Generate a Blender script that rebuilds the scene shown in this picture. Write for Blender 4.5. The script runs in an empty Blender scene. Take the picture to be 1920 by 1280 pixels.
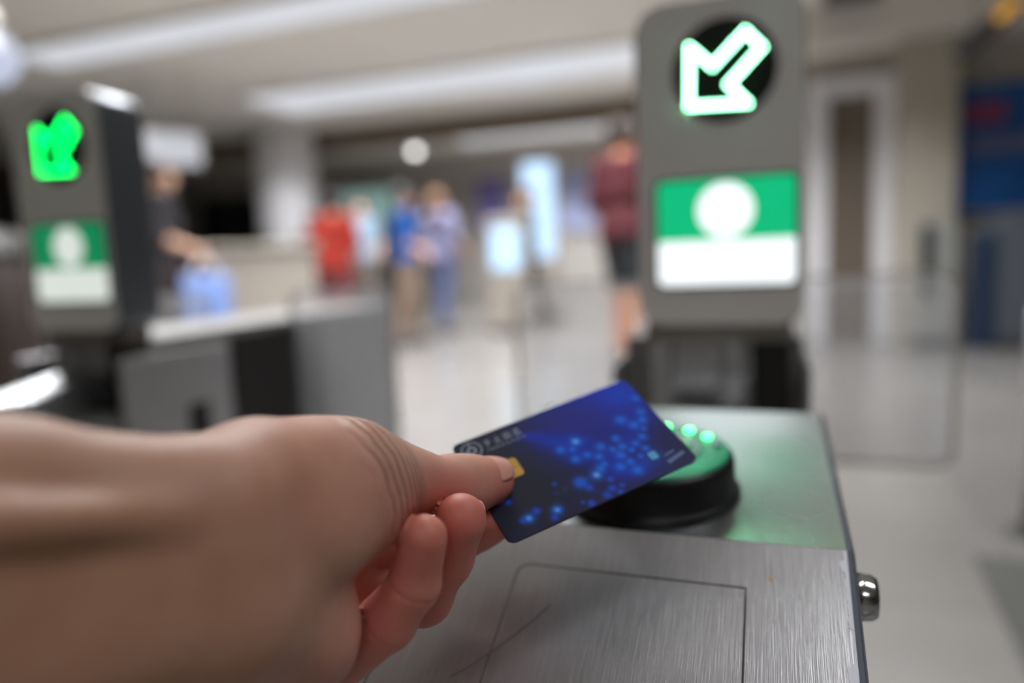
import bpy, bmesh, math, random
import numpy as np
from mathutils import Vector, Matrix

# ------------------------------------------------------------------ camera, world, exposure
SC = bpy.context.scene
COL = SC.collection
CAM = np.array([0.0, 0.0, 0.84])
# rows: camera right, down, forward in world coordinates
CR = np.array([[0.9405514, 0.3371385, -0.0412390], [0.0011430, -0.1245568, -0.9922118], [-0.3396494, 0.9331791, -0.1175374]])
cam_data = bpy.data.cameras.new('camera')
cam = bpy.data.objects.new('camera', cam_data)
COL.objects.link(cam)
CR = CR.copy()
_r = CR[0] / np.linalg.norm(CR[0]); _f = CR[2] - _r * (CR[2] @ _r); _f /= np.linalg.norm(_f); _d = np.cross(_f, _r)
cam.matrix_world = Matrix(((_r[0], -_d[0], -_f[0], 0.0), (_r[1], -_d[1], -_f[1], 0.0), (_r[2], -_d[2], -_f[2], 0.84), (0, 0, 0, 1)))
cam_data.sensor_width = 36.0
cam_data.lens = 25.3125
cam_data.clip_start = 0.01
cam_data.clip_end = 100.0
cam_data.dof.use_dof = True
cam_data.dof.focus_distance = 0.250
cam_data.dof.aperture_fstop = 2.65
SC.camera = cam
SC.view_settings.view_transform = 'Standard'
SC.view_settings.look = 'None'
SC.view_settings.exposure = 0.0
SC.view_settings.gamma = 1.0
SC.view_settings.use_curve_mapping = False
SC.cycles.use_denoising = True
SC.cycles.max_bounces = 8
SC.cycles.sample_clamp_indirect = 6.0
world = bpy.data.worlds.new('world'); SC.world = world
world.use_nodes = True
world.node_tree.nodes['Background'].inputs[0].default_value = (0.75, 0.8, 0.9, 1)
world.node_tree.nodes['Background'].inputs[1].default_value = 0.05

# ceiling lamps: louvred strip lamps, one row each (the strips themselves are built further down)
LAMP_ROWS = [(-2.1, -0.3, 1.5, 28.0), (0.55, 0.7, 1.9, 12.0), (2.2, -4.4, -0.5, 190.0), (4.68, -6.0, 1.2, 240.0), (7.15, -5.5, 0.1, 210.0), (10.6, -4.7, 0.0, 210.0)]  # second row added for the near panel, third placed for the hand; both unseen
for (_y, _x0, _x1, _w) in LAMP_ROWS:
    _l = bpy.data.lights.new('ceiling_lamp_light', 'AREA')
    _l.shape = 'RECTANGLE'; _l.size = _x1 - _x0; _l.size_y = 0.34; _l.energy = _w; _l.spread = math.radians(130)
    _l.color = (0.97, 0.975, 1.0)
    _o = bpy.data.objects.new('ceiling_lamp_light', _l); COL.objects.link(_o)
    _o.location = ((_x0 + _x1) / 2, _y, 2.66)

# ------------------------------------------------------------------ helpers
def S(r, g, b):
    f = lambda c: (c / 12.92 if c <= 0.04045 else ((c + 0.055) / 1.055) ** 2.4)
    return (f(r / 255.0), f(g / 255.0), f(b / 255.0), 1.0)

def nodes_of(m):
    m.use_nodes = True
    nt = m.node_tree
    return nt, nt.nodes, nt.links, nt.nodes['Principled BSDF']

def mat(name, col, rough=0.5, metal=0.0, var=0.06, scale=8.0, spec=0.5, emit=None, estr=0.0, bump=0.0, alpha=None):
    m = bpy.data.materials.new(name)
    nt, N, L, B = nodes_of(m)
    tc = N.new('ShaderNodeTexCoord')
    nz = N.new('ShaderNodeTexNoise'); nz.inputs['Scale'].default_value = scale; nz.inputs['Detail'].default_value = 4
    L.new(tc.outputs['Object'], nz.inputs['Vector'])
    mx = N.new('ShaderNodeMix'); mx.data_type = 'RGBA'
    mx.inputs[6].default_value = tuple(max(0, c * (1 - var)) for c in col[:3]) + (1,)
    mx.inputs[7].default_value = tuple(c * (1 + var) for c in col[:3]) + (1,)
    L.new(nz.outputs['Fac'], mx.inputs[0]); L.new(mx.outputs[2], B.inputs['Base Color'])
    B.inputs['Roughness'].default_value = rough
    B.inputs['Metallic'].default_value = metal
    B.inputs['Specular IOR Level'].default_value = spec
    if emit is not None:
        B.inputs['Emission Color'].default_value = emit
        B.inputs['Emission Strength'].default_value = estr
    if bump:
        bp = N.new('ShaderNodeBump'); bp.inputs['Strength'].default_value = bump; bp.inputs['Distance'].default_value = 0.002
        L.new(nz.outputs['Fac'], bp.inputs['Height']); L.new(bp.outputs['Normal'], B.inputs['Normal'])
    return m

def link(name, me, m, parent=None, smooth=False):
    o = bpy.data.objects.new(name, me)
    COL.objects.link(o)
    for k in (m if isinstance(m, (list, tuple)) else [m]):
        if k is not None: me.materials.append(k)
    if smooth:
        me.polygons.foreach_set('use_smooth', [True] * len(me.polygons))
    if parent is not None: o.parent = parent
    return o

def from_bm(name, bm, m, parent=None, smooth=False):
    bmesh.ops.recalc_face_normals(bm, faces=bm.faces[:])
    me = bpy.data.meshes.new(name); bm.to_mesh(me); bm.free()
    return link(name, me, m, parent, smooth)

def tag(o, label=None, cat=None, group=None, kind=None):
    if label: o['label'] = label
    if cat: o['category'] = cat
    if group: o['group'] = group
    if kind: o['kind'] = kind
    return o

def empty(name, loc, rz=0.0):
    o = bpy.data.objects.new(name, None); COL.objects.link(o)
    o.location = loc; o.rotation_euler = (0, 0, rz); o.empty_display_size = 0.05
    return o

def add_box(bm, x0, x1, y0, y1, z0, z1, bev=0.0, seg=2, M=None):
    vs = [bm.verts.new((x, y, z)) for x in (x0, x1) for y in (y0, y1) for z in (z0, z1)]
    q = [(0, 1, 3, 2), (4, 6, 7, 5), (0, 4, 5, 1), (2, 3, 7, 6), (0, 2, 6, 4), (1, 5, 7, 3)]
    fs = [bm.faces.new([vs[i] for i in f]) for f in q]
    if bev:
        es = list({e for f in fs for e in f.edges})
        r = bmesh.ops.bevel(bm, geom=es, offset=bev, segments=seg, affect='EDGES', profile=0.5)
        vs = list({v for f in r['faces'] for v in f.verts} | {v for v in vs if v.is_valid})
    if M is not None:
        bmesh.ops.transform(bm, matrix=M, verts=[v for v in vs if v.is_valid])
    return vs

def box(name, m, x0, x1, y0, y1, z0, z1, bev=0.0, parent=None, seg=2, smooth=False):
    bm = bmesh.new(); add_box(bm, x0, x1, y0, y1, z0, z1, bev, seg)
    return from_bm(name, bm, m, parent, smooth)

def add_prism(bm, pts, d, axis='y', off=0.0):
    """extrude a closed 2D outline; axis y: pts are (x,z); axis x: pts are (y,z); axis z: pts are (x,y)"""
    def P3(p, t):
        return {'y': (p[0], t, p[1]), 'x': (t, p[0], p[1]), 'z': (p[0], p[1], t)}[axis]
    a = [bm.verts.new(P3(p, off)) for p in pts]; b = [bm.verts.new(P3(p, off + d)) for p in pts]
    n = len(pts)
    bm.faces.new(a); bm.faces.new(b[::-1])
    for i in range(n): bm.faces.new((a[i], a[(i + 1) % n], b[(i + 1) % n], b[i]))
    return a + b

def rrect(x0, x1, z0, z1, r, n=8):
    out = []
    for cx, cz, a0 in ((x1 - r, z1 - r, 0), (x0 + r, z1 - r, 90), (x0 + r, z0 + r, 180), (x1 - r, z0 + r, 270)):
        for i in range(n + 1):
            a = math.radians(a0 + 90.0 * i / n); out.append((cx + r * math.cos(a), cz + r * math.sin(a)))
    return out

def circ(cx, cz, r, n=32):
    return [(cx + r * math.cos(2 * math.pi * i / n), cz + r * math.sin(2 * math.pi * i / n)) for i in range(n)]

def prism(name, m, pts, d, axis='y', off=0.0, parent=None, bev=0.0, smooth=False):
    bm = bmesh.new(); add_prism(bm, pts, d, axis, off)
    if bev:
        es = [e for e in bm.edges if len(e.link_faces) == 2 and any(len(f.verts) > 4 for f in e.link_faces)]
        bmesh.ops.bevel(bm, geom=es, offset=bev, segments=3, affect='EDGES', profile=0.5)
    return from_bm(name, bm, m, parent, smooth)

def lathe(name, m, prof, n=48, parent=None, smooth=True, loc=None, axis='z'):
    bm = bmesh.new(); rings = []
    for (r, z) in prof:
        ring = []
        for i in range(n):
            a = 2 * math.pi * i / n
            p = (r * math.cos(a), r * math.sin(a), z)
            if axis == 'x': p = (z, r * math.cos(a), r * math.sin(a))
            if axis == 'y': p = (r * math.cos(a), z, r * math.sin(a))
            ring.append(bm.verts.new(p))
        rings.append(ring)
    for a, b in zip(rings[:-1], rings[1:]):
        for i in range(n): bm.faces.new((a[i], a[(i + 1) % n], b[(i + 1) % n], b[i]))
    bm.faces.new(rings[0][::-1]); bm.faces.new(rings[-1])
    o = from_bm(name, bm, m, parent, False)
    if smooth:
        me = o.data
        me.polygons.foreach_set('use_smooth', [len(p.vertices) == 4 for p in me.polygons])
    if loc is not None: o.location = loc
    return o

def copy_tree(o, parent=None):
    c = o.copy(); COL.objects.link(c)
    if parent is not None: c.parent = parent
    for ch in list(o.children): copy_tree(ch, c)
    return c

# ------------------------------------------------------------------ implicit surfaces
def roundcone(P, a, b, r1, r2):
    ba = b - a; l2 = ba @ ba; rr = r1 - r2; a2 = l2 - rr * rr
    if a2 <= 1e-9:
        c, r = (a, r1) if r1 >= r2 else (b, r2)
        return np.linalg.norm(P - c, axis=1) - r
    il2 = 1.0 / l2
    pa = P - a; y = pa @ ba; z = y - l2
    t = pa * l2 - y[:, None] * ba; x2 = np.einsum('ij,ij->i', t, t)
    y2 = y * y * l2; z2 = z * z * l2
    k = np.sign(rr) * rr * rr * x2
    d = (np.sqrt(x2 * a2 * il2) + y * rr) * il2 - r1
    m1 = np.sign(z) * a2 * z2 > k
    m2 = np.sign(y) * a2 * y2 < k
    d = np.where(m2, np.sqrt(x2 + y2) * il2 - r1, d)
    d = np.where(m1, np.sqrt(x2 + z2) * il2 - r2, d)
    return d

def smin(a, b, k):
    h = np.maximum(k - np.abs(a - b), 0.0) / k
    return np.minimum(a, b) - h * h * k * 0.25

def chain_sdf(P, prims, kdef):
    d = None
    for pr in prims:
        a, b, r1, r2 = pr[:4]; k = pr[4] if len(pr) > 4 else kdef
        e = roundcone(P, np.asarray(a, float), np.asarray(b, float), r1, r2)
        d = e if d is None else smin(d, e, k)
    return d

def surface_nets(fn, lo, hi, h, block=4):
    """mesh the zero set of fn (an (n,3)->(n) distance) inside lo..hi with cell size h; only cells near the surface are evaluated"""
    lo = np.asarray(lo, float); hi = np.asarray(hi, float)
    nb = np.ceil((hi - lo) / (h * block)).astype(int) + 1
    ax = [lo[i] + np.arange(nb[i] + 1) * h * block for i in range(3)]
    g = np.stack(np.meshgrid(*ax, indexing='ij'), -1).reshape(-1, 3)
    c = fn(g).reshape(nb + 1).astype(np.float32)
    n = nb * block + 1
    V = np.repeat(np.repeat(np.repeat(c[:-1, :-1, :-1], block, 0), block, 1), block, 2)
    V = np.pad(V, [(0, 1)] * 3, mode='edge')
    near = np.abs(c) < h * block * 1.9
    bl = np.zeros(nb, bool)
    for dx in (0, 1):
        for dy in (0, 1):
            for dz in (0, 1): bl |= near[dx:dx + nb[0], dy:dy + nb[1], dz:dz + nb[2]]
    need = np.zeros(n, bool)
    e = np.repeat(np.repeat(np.repeat(bl, block, 0), block, 1), block, 2)
    for dx in (0, 1):
        for dy in (0, 1):
            for dz in (0, 1): need[dx:dx + e.shape[0], dy:dy + e.shape[1], dz:dz + e.shape[2]] |= e
    idx = np.argwhere(need)
    vals = np.empty(len(idx))
    for s in range(0, len(idx), 200000):
        vals[s:s + 200000] = fn(lo + idx[s:s + 200000] * h)
    V[tuple(idx.T)] = vals
    ins = V < 0
    m = np.zeros(n - 1, np.int8)
    for dx in (0, 1):
        for dy in (0, 1):
            for dz in (0, 1): m += ins[dx:n[0] - 1 + dx, dy:n[1] - 1 + dy, dz:n[2] - 1 + dz]
    act = (m > 0) & (m < 8)
    cells = np.argwhere(act)
    ids = -np.ones(n - 1, np.int64); ids[tuple(cells.T)] = np.arange(len(cells))
    acc = np.zeros((len(cells), 3)); cnt = np.zeros(len(cells))
    cor = [np.array(q) for q in [(0, 0, 0), (1, 0, 0), (0, 1, 0), (1, 1, 0), (0, 0, 1), (1, 0, 1), (0, 1, 1), (1, 1, 1)]]
    for i in range(8):
        for j in range(i + 1, 8):
            if np.abs(cor[i] - cor[j]).sum() != 1: continue
            va = V[tuple((cells + cor[i]).T)]; vb = V[tuple((cells + cor[j]).T)]
            cr = (va < 0) != (vb < 0)
            t = np.where(cr, va / np.where(cr, va - vb, 1.0), 0.0)
            p = cor[i] + t[:, None] * (cor[j] - cor[i])
            acc += np.where(cr[:, None], p, 0); cnt += cr
    verts = lo + (cells + acc / cnt[:, None]) * h
    quads = []
    for a in range(3):
        b, c2 = (a + 1) % 3, (a + 2) % 3
        sl0 = [slice(None)] * 3; sl1 = [slice(None)] * 3
        sl0[a] = slice(0, -1); sl1[a] = slice(1, None)
        x = np.argwhere(ins[tuple(sl0)] != ins[tuple(sl1)])
        x = x[(x[:, b] > 0) & (x[:, c2] > 0) & (x[:, b] < n[b] - 1) & (x[:, c2] < n[c2] - 1)]
        eb = np.zeros(3, int); eb[b] = 1; ec = np.zeros(3, int); ec[c2] = 1
        q = np.stack([ids[tuple((x - eb - ec).T)], ids[tuple((x - ec).T)], ids[tuple(x.T)], ids[tuple((x - eb).T)]], 1)
        fl = ~ins[tuple(x.T)]
        q[fl] = q[fl][:, ::-1]
        quads.append(q)
    quads = np.concatenate(quads)
    quads = quads[(quads >= 0).all(1)]
    return verts, quads

def subdivide_quads(v, q):
    e = np.stack([q, np.roll(q, -1, 1)], -1).reshape(-1, 2)
    es = np.sort(e, 1)
    u, inv = np.unique(es, axis=0, return_inverse=True)
    inv = inv.reshape(-1, 4)
    nv = len(v)
    em = v[u].mean(1); fc = v[q].mean(1)
    ei = nv + inv; fi = nv + len(u) + np.arange(len(q))
    out = []
    for k in range(4):
        out.append(np.stack([q[:, k], ei[:, k], fi, ei[:, (k - 1) % 4]], 1))
    return np.concatenate([v, em, fc]), np.concatenate(out)

def project(fn, v, it=2, eps=1e-4, step=1.0):
    T = np.array([(1, 1, 1), (1, -1, -1), (-1, 1, -1), (-1, -1, 1)], float)
    for _ in range(it):
        for s in range(0, len(v), 150000):
            p = v[s:s + 150000]
            d = fn(p); g = np.zeros_like(p)
            for t in T: g += fn(p + t * eps)[:, None] * t
            l = np.linalg.norm(g, axis=1, keepdims=True) + 1e-12
            v[s:s + 150000] = p - step * np.clip(d, -0.01, 0.01)[:, None] * g / l
    return v

def np_mesh(name, v, q):
    me = bpy.data.meshes.new(name)
    me.vertices.add(len(v)); me.vertices.foreach_set('co', np.ascontiguousarray(v, np.float32).ravel())
    me.loops.add(q.size); me.loops.foreach_set('vertex_index', np.ascontiguousarray(q, np.int32).ravel())
    me.polygons.add(len(q)); me.polygons.foreach_set('loop_start', np.arange(0, q.size, q.shape[1], dtype=np.int32))
    me.polygons.foreach_set('loop_total', np.full(len(q), q.shape[1], np.int32))
    me.update(calc_edges=True); me.validate()
    return me

def vcol(me, name, rgb):
    a = me.color_attributes.new(name, 'FLOAT_COLOR', 'POINT')
    c = np.ones((len(me.vertices), 4), np.float32); c[:, :3] = rgb
    a.data.foreach_set('color', c.ravel())

# hand skeleton: joints in metres, radii in millimetres
HAND_PALM = [
    ((-0.13132, 0.13757, 0.78025), (-0.15124, 0.10007, 0.79535), 16.5, 14.5, 8),
    ((-0.15124, 0.10007, 0.79535), (-0.1535, 0.06629, 0.80595), 14.5, 17, 8),
    ((-0.13085, 0.13684, 0.75609), (-0.1512, 0.09606, 0.76338), 18, 20, 10),
    ((-0.1512, 0.09606, 0.76338), (-0.15347, 0.06237, 0.77473), 20, 22, 10),
    ((-0.13213, 0.13781, 0.76752), (-0.15324, 0.09944, 0.77911), 18, 18, 10),
    ((-0.15324, 0.09944, 0.77911), (-0.15608, 0.06542, 0.7895), 18, 22, 10),
    ((-0.1344, 0.08277, 0.79649), (-0.12531, 0.12004, 0.78536), 4, 3.2, 6),
    ((-0.13278, 0.1391, 0.77959), (-0.13207, 0.15449, 0.78065), 16, 17, 10),
    ((-0.13275, 0.15528, 0.78035), (-0.12929, 0.17426, 0.77644), 16, 16.6, 9),
    ((-0.12929, 0.17426, 0.77644), (-0.12474, 0.18837, 0.77319), 16.6, 15.6, 9),
    ((-0.12474, 0.18837, 0.77319), (-0.12139, 0.20073, 0.76813), 16.5, 13.5, 9),
    ((-0.12512, 0.17271, 0.76911), (-0.11922, 0.18951, 0.7663), 17, 14, 7),
    ((-0.12639, 0.15929, 0.76835), (-0.11888, 0.18177, 0.76342), 18, 12.8, 6),
    ((-0.12241, 0.16546, 0.76323), (-0.12314, 0.17527, 0.75815), 14, 9.5, 6),
    ((-0.13452, 0.14297, 0.76435), (-0.14688, 0.1973, 0.73793), 19, 13, 10),
    ((-0.13107, 0.13953, 0.75259), (-0.12877, 0.16669, 0.73188), 18, 13, 9),
    ((-0.12877, 0.16669, 0.73188), (-0.13102, 0.17341, 0.72364), 13, 12, 8),
    ((-0.12977, 0.16588, 0.74534), (-0.13331, 0.17593, 0.73324), 14, 13, 6),
    ((-0.15295, 0.22343, 0.74172), (-0.13976, 0.19532, 0.71015), 10.5, 10.5, 8),
]
HAND_FINGERS = {
    'thumb': dict(k=6, kp=9, pts=[((-0.12139, 0.20073, 0.76813), 12.5), ((-0.11701, 0.21357, 0.76381), 10.8), ((-0.1103, 0.23445, 0.75702), 10), ((-0.10654, 0.24203, 0.75528), 9.4), ((-0.10191, 0.25002, 0.75433), 8.8)]),
    'index': dict(k=4, kp=5, pts=[((-0.14916, 0.22479, 0.74155), 11), ((-0.13188, 0.25979, 0.74828), 9.6), ((-0.11879, 0.27252, 0.74351), 8.6), ((-0.1039, 0.27469, 0.74319), 7.6)]),
    'middle': dict(k=4, kp=5, pts=[((-0.15068, 0.21817, 0.72741), 10.5), ((-0.12971, 0.24843, 0.7199), 9.8), ((-0.10711, 0.24907, 0.73624), 8.5), ((-0.09795, 0.25177, 0.73972), 7.6)]),
    'ring': dict(k=4, kp=4, pts=[((-0.1482, 0.2115, 0.71841), 10.5), ((-0.11673, 0.2179, 0.7208), 9.6), ((-0.106, 0.21535, 0.73756), 9), ((-0.09791, 0.21171, 0.7534), 8.6)]),
    'little': dict(k=3, kp=1.5, pts=[((-0.13295, 0.19046, 0.71146), 9.8), ((-0.11535, 0.19015, 0.72619), 9), ((-0.10565, 0.19105, 0.7393), 8), ((-0.1004, 0.18962, 0.75536), 7.2)]),
}
HAND_CREASES = [
    ((-0.11535, 0.19015, 0.72619), (0.7001, 0.0151, 0.7139), 0.6, 1.15, 7.5),
    ((-0.10565, 0.19105, 0.7393), (0.456, -0.0162, 0.8898), 0.6, 1.15, 7.5),
    ((-0.106, 0.21535, 0.73756), (0.4933, -0.1623, 0.8546), 0.6, 1.15, 7.5),
    ((-0.11673, 0.2179, 0.7208), (0.9075, 0.0828, 0.4118), 0.6, 1.15, 7.5),
    ((-0.12971, 0.24843, 0.7199), (0.8048, 0.5707, 0.1631), 0.6, 1.15, 7.5),
    ((-0.1103, 0.23445, 0.75702), (0.3324, 0.9034, -0.2708), 0.5, 0.35, 7.5),
]
HAND_LINES = [
    ([(-0.11549, 0.16946, 0.74949), (-0.11662, 0.16057, 0.75028), (-0.11752, 0.14548, 0.75217), (-0.11856, 0.13486, 0.75592)], 1.4, 0.5),
    ([(-0.12391, 0.1432, 0.78655), (-0.11885, 0.14554, 0.77351), (-0.11703, 0.15738, 0.76012)], 2.2, 0.5),
]
HC = dict(
    wrinkle_c=(-0.13288, 0.17281, 0.76679), wrinkle_m=(-0.11313, 0.1949, 0.77455), pad_c=(-0.09693, 0.18569, 0.76521), fore=(-0.14114, 0.09166, 0.78443),
    red=[((-0.1004, 0.18962, 0.75536), 15, 0.75), ((-0.10565, 0.19105, 0.7393), 13, 0.5), ((-0.11535, 0.19015, 0.72619), 14, 0.6), ((-0.09791, 0.21171, 0.7534), 17, 0.85), ((-0.106, 0.21535, 0.73756), 14, 0.7), ((-0.11673, 0.2179, 0.7208), 20, 0.7), ((-0.12971, 0.24843, 0.7199), 22, 0.7), ((-0.09795, 0.25177, 0.73972), 18, 0.8), ((-0.13188, 0.25979, 0.74828), 20, 0.6), ((-0.10191, 0.25002, 0.75433), 12, 0.6), ((-0.11272, 0.21662, 0.75855), 13, 0.4), ((-0.12479, 0.17734, 0.71981), 26, 0.45), ((-0.12363, 0.16278, 0.78807), 22, 0.2)],
    pads=[((-0.09798, 0.18482, 0.76131), 9), ((-0.09474, 0.20618, 0.75985), 10)],
    nails=[
        ((-0.10286, 0.2485, 0.75432), (0.4987, 0.8607, -0.1023), (0.4605, -0.1631, 0.8725), 0.0076, 0.0076, 0.009),
        ((-0.0987, 0.21185, 0.7542), (0.4456, -0.2005, 0.8725), (0.6167, 0.7753, -0.1368), 0.0046, 0.0034, 0.0084),
    ])
CARD_O, CARD_X, CARD_Y, CARD_N = (-0.125165, 0.264356, 0.763021), (0.721767, 0.653699, 0.227445), (0.663952, -0.561103, -0.494299), (0.195502, -0.507781, 0.83901)

# ------------------------------------------------------------------ the person: forearm and hand (one continuous surface)
def skin_material():
    m = bpy.data.materials.new('skin')
    nt, N, L, B = nodes_of(m)
    at = N.new('ShaderNodeAttribute'); at.attribute_name = 'tone'
    tc = N.new('ShaderNodeTexCoord')
    nz = N.new('ShaderNodeTexNoise'); nz.inputs['Scale'].default_value = 110; nz.inputs['Detail'].default_value = 3
    L.new(tc.outputs['Object'], nz.inputs['Vector'])
    hs = N.new('ShaderNodeMix'); hs.data_type = 'RGBA'; hs.blend_type = 'MULTIPLY'; hs.inputs[0].default_value = 0.35
    rp = N.new('ShaderNodeValToRGB'); rp.color_ramp.elements[0].position = 0.3; rp.color_ramp.elements[1].position = 0.75
    rp.color_ramp.elements[0].color = (0.78, 0.62, 0.55, 1); rp.color_ramp.elements[1].color = (1, 1, 1, 1)
    L.new(nz.outputs['Fac'], rp.inputs[0])
    L.new(at.outputs['Color'], hs.inputs[6]); L.new(rp.outputs[0], hs.inputs[7]); L.new(hs.outputs[2], B.inputs['Base Color'])
    B.inputs['Roughness'].default_value = 0.52
    B.inputs['Specular IOR Level'].default_value = 0.45
    B.inputs['Subsurface Weight'].default_value = 0.25
    B.inputs['Subsurface Radius'].default_value = (1.0, 0.35, 0.2)
    B.inputs['Subsurface Scale'].default_value = 0.004
    # knuckle wrinkles: arcs about the thumb base, where the 'wrinkle' mask is set
    def mth(op, a=None, b=None, va=None, vb=None):
        q = N.new('ShaderNodeMath'); q.operation = op
        if a is not None: L.new(a, q.inputs[0])
        elif va is not None: q.inputs[0].default_value = va
        if b is not None: L.new(b, q.inputs[1])
        elif vb is not None: q.inputs[1].default_value = vb
        return q.outputs[0]
    ds = N.new('ShaderNodeVectorMath'); ds.operation = 'DISTANCE'; ds.inputs[1].default_value = tuple(HC['wrinkle_c'])
    L.new(tc.outputs['Object'], ds.inputs[0])
    n2 = N.new('ShaderNodeTexNoise'); n2.inputs['Scale'].default_value = 120; n2.inputs['Detail'].default_value = 2
    L.new(tc.outputs['Object'], n2.inputs['Vector'])
    ph = mth('ADD', mth('MULTIPLY', ds.outputs['Value'], vb=math.pi / 0.0015), mth('MULTIPLY', n2.outputs['Fac'], vb=2.6))
    wv = mth('POWER', mth('ABSOLUTE', mth('SINE', ph)), vb=0.6)
    mk = N.new('ShaderNodeAttribute'); mk.attribute_name = 'wrinkle'
    wm = mth('MULTIPLY', wv, mk.outputs['Fac'])
    bp = N.new('ShaderNodeBump'); bp.inputs['Strength'].default_value = 1.0; bp.inputs['Distance'].default_value = 0.0017
    L.new(wm, bp.inputs['Height'])
    vo = N.new('ShaderNodeTexVoronoi'); vo.inputs['Scale'].default_value = 900
    L.new(tc.outputs['Object'], vo.inputs['Vector'])
    n3 = N.new('ShaderNodeTexNoise'); n3.inputs['Scale'].default_value = 260; n3.inputs['Detail'].default_value = 4
    L.new(tc.outputs['Object'], n3.inputs['Vector'])
    b2 = N.new('ShaderNodeBump'); b2.inputs['Strength'].default_value = 0.12; b2.inputs['Distance'].default_value = 0.0006
    L.new(mth('ADD', mth('MULTIPLY', vo.outputs['Distance'], vb=0.5), n3.outputs['Fac']), b2.inputs['Height'])
    L.new(bp.outputs['Normal'], b2.inputs['Normal'])
    # fine ridges of the finger pads
    pd = N.new('ShaderNodeAttribute'); pd.attribute_name = 'pad'
    d2 = N.new('ShaderNodeVectorMath'); d2.operation = 'DISTANCE'; d2.inputs[1].default_value = tuple(HC['pad_c'])
    L.new(tc.outputs['Object'], d2.inputs[0])
    rg = mth('MULTIPLY', mth('SINE', mth('ADD', mth('MULTIPLY', d2.outputs['Value'], vb=2 * math.pi / 0.00055), mth('MULTIPLY', n2.outputs['Fac'], vb=5.0))), pd.outputs['Fac'])
    b3 = N.new('ShaderNodeBump'); b3.inputs['Strength'].default_value = 0.06; b3.inputs['Distance'].default_value = 0.0002
    L.new(rg, b3.inputs['Height']); L.new(b2.outputs['Normal'], b3.inputs['Normal'])
    L.new(b3.outputs['Normal'], B.inputs['Normal'])
    return m

def hand_sdf(P):
    mm = 0.001
    palm = None
    for a, b, ra, rb, k in HAND_PALM:
        e = roundcone(P, np.array(a), np.array(b), ra * mm, rb * mm)
        palm = e if palm is None else smin(palm, e, k * mm)
    out = palm
    for nm, f in HAND_FINGERS.items():
        d = None
        for (a, ra), (b, rb) in zip(f['pts'][:-1], f['pts'][1:]):
            e = roundcone(P, np.array(a), np.array(b), ra * mm, rb * mm)
            d = e if d is None else smin(d, e, f['k'] * mm)
        out = smin(out, smin(palm, d, f['kp'] * mm), 0.6 * mm)
    # skin creases: (point, unit direction across the crease, half width, depth, reach)
    for c, nrm, w, dep, R in HAND_CREASES:
        q = P - np.array(c)
        s = q @ np.array(nrm)
        r = np.linalg.norm(q, axis=1)
        out = out + dep * mm * np.exp(-(s / (w * mm)) ** 2) * np.clip(1.6 - r / (R * mm), 0, 1)
    # palm lines: polylines
    for pts, w, dep in HAND_LINES:
        dm = None
        for a, b in zip(pts[:-1], pts[1:]):
            a = np.array(a); ba = np.array(b) - a
            t = np.clip(((P - a) @ ba) / (ba @ ba), 0, 1)
            e = np.linalg.norm(P - a - t[:, None] * ba, axis=1)
            dm = e if dm is None else np.minimum(dm, e)
        out = out + dep * mm * np.exp(-(dm / (w * mm)) ** 2)
    return out

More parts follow.
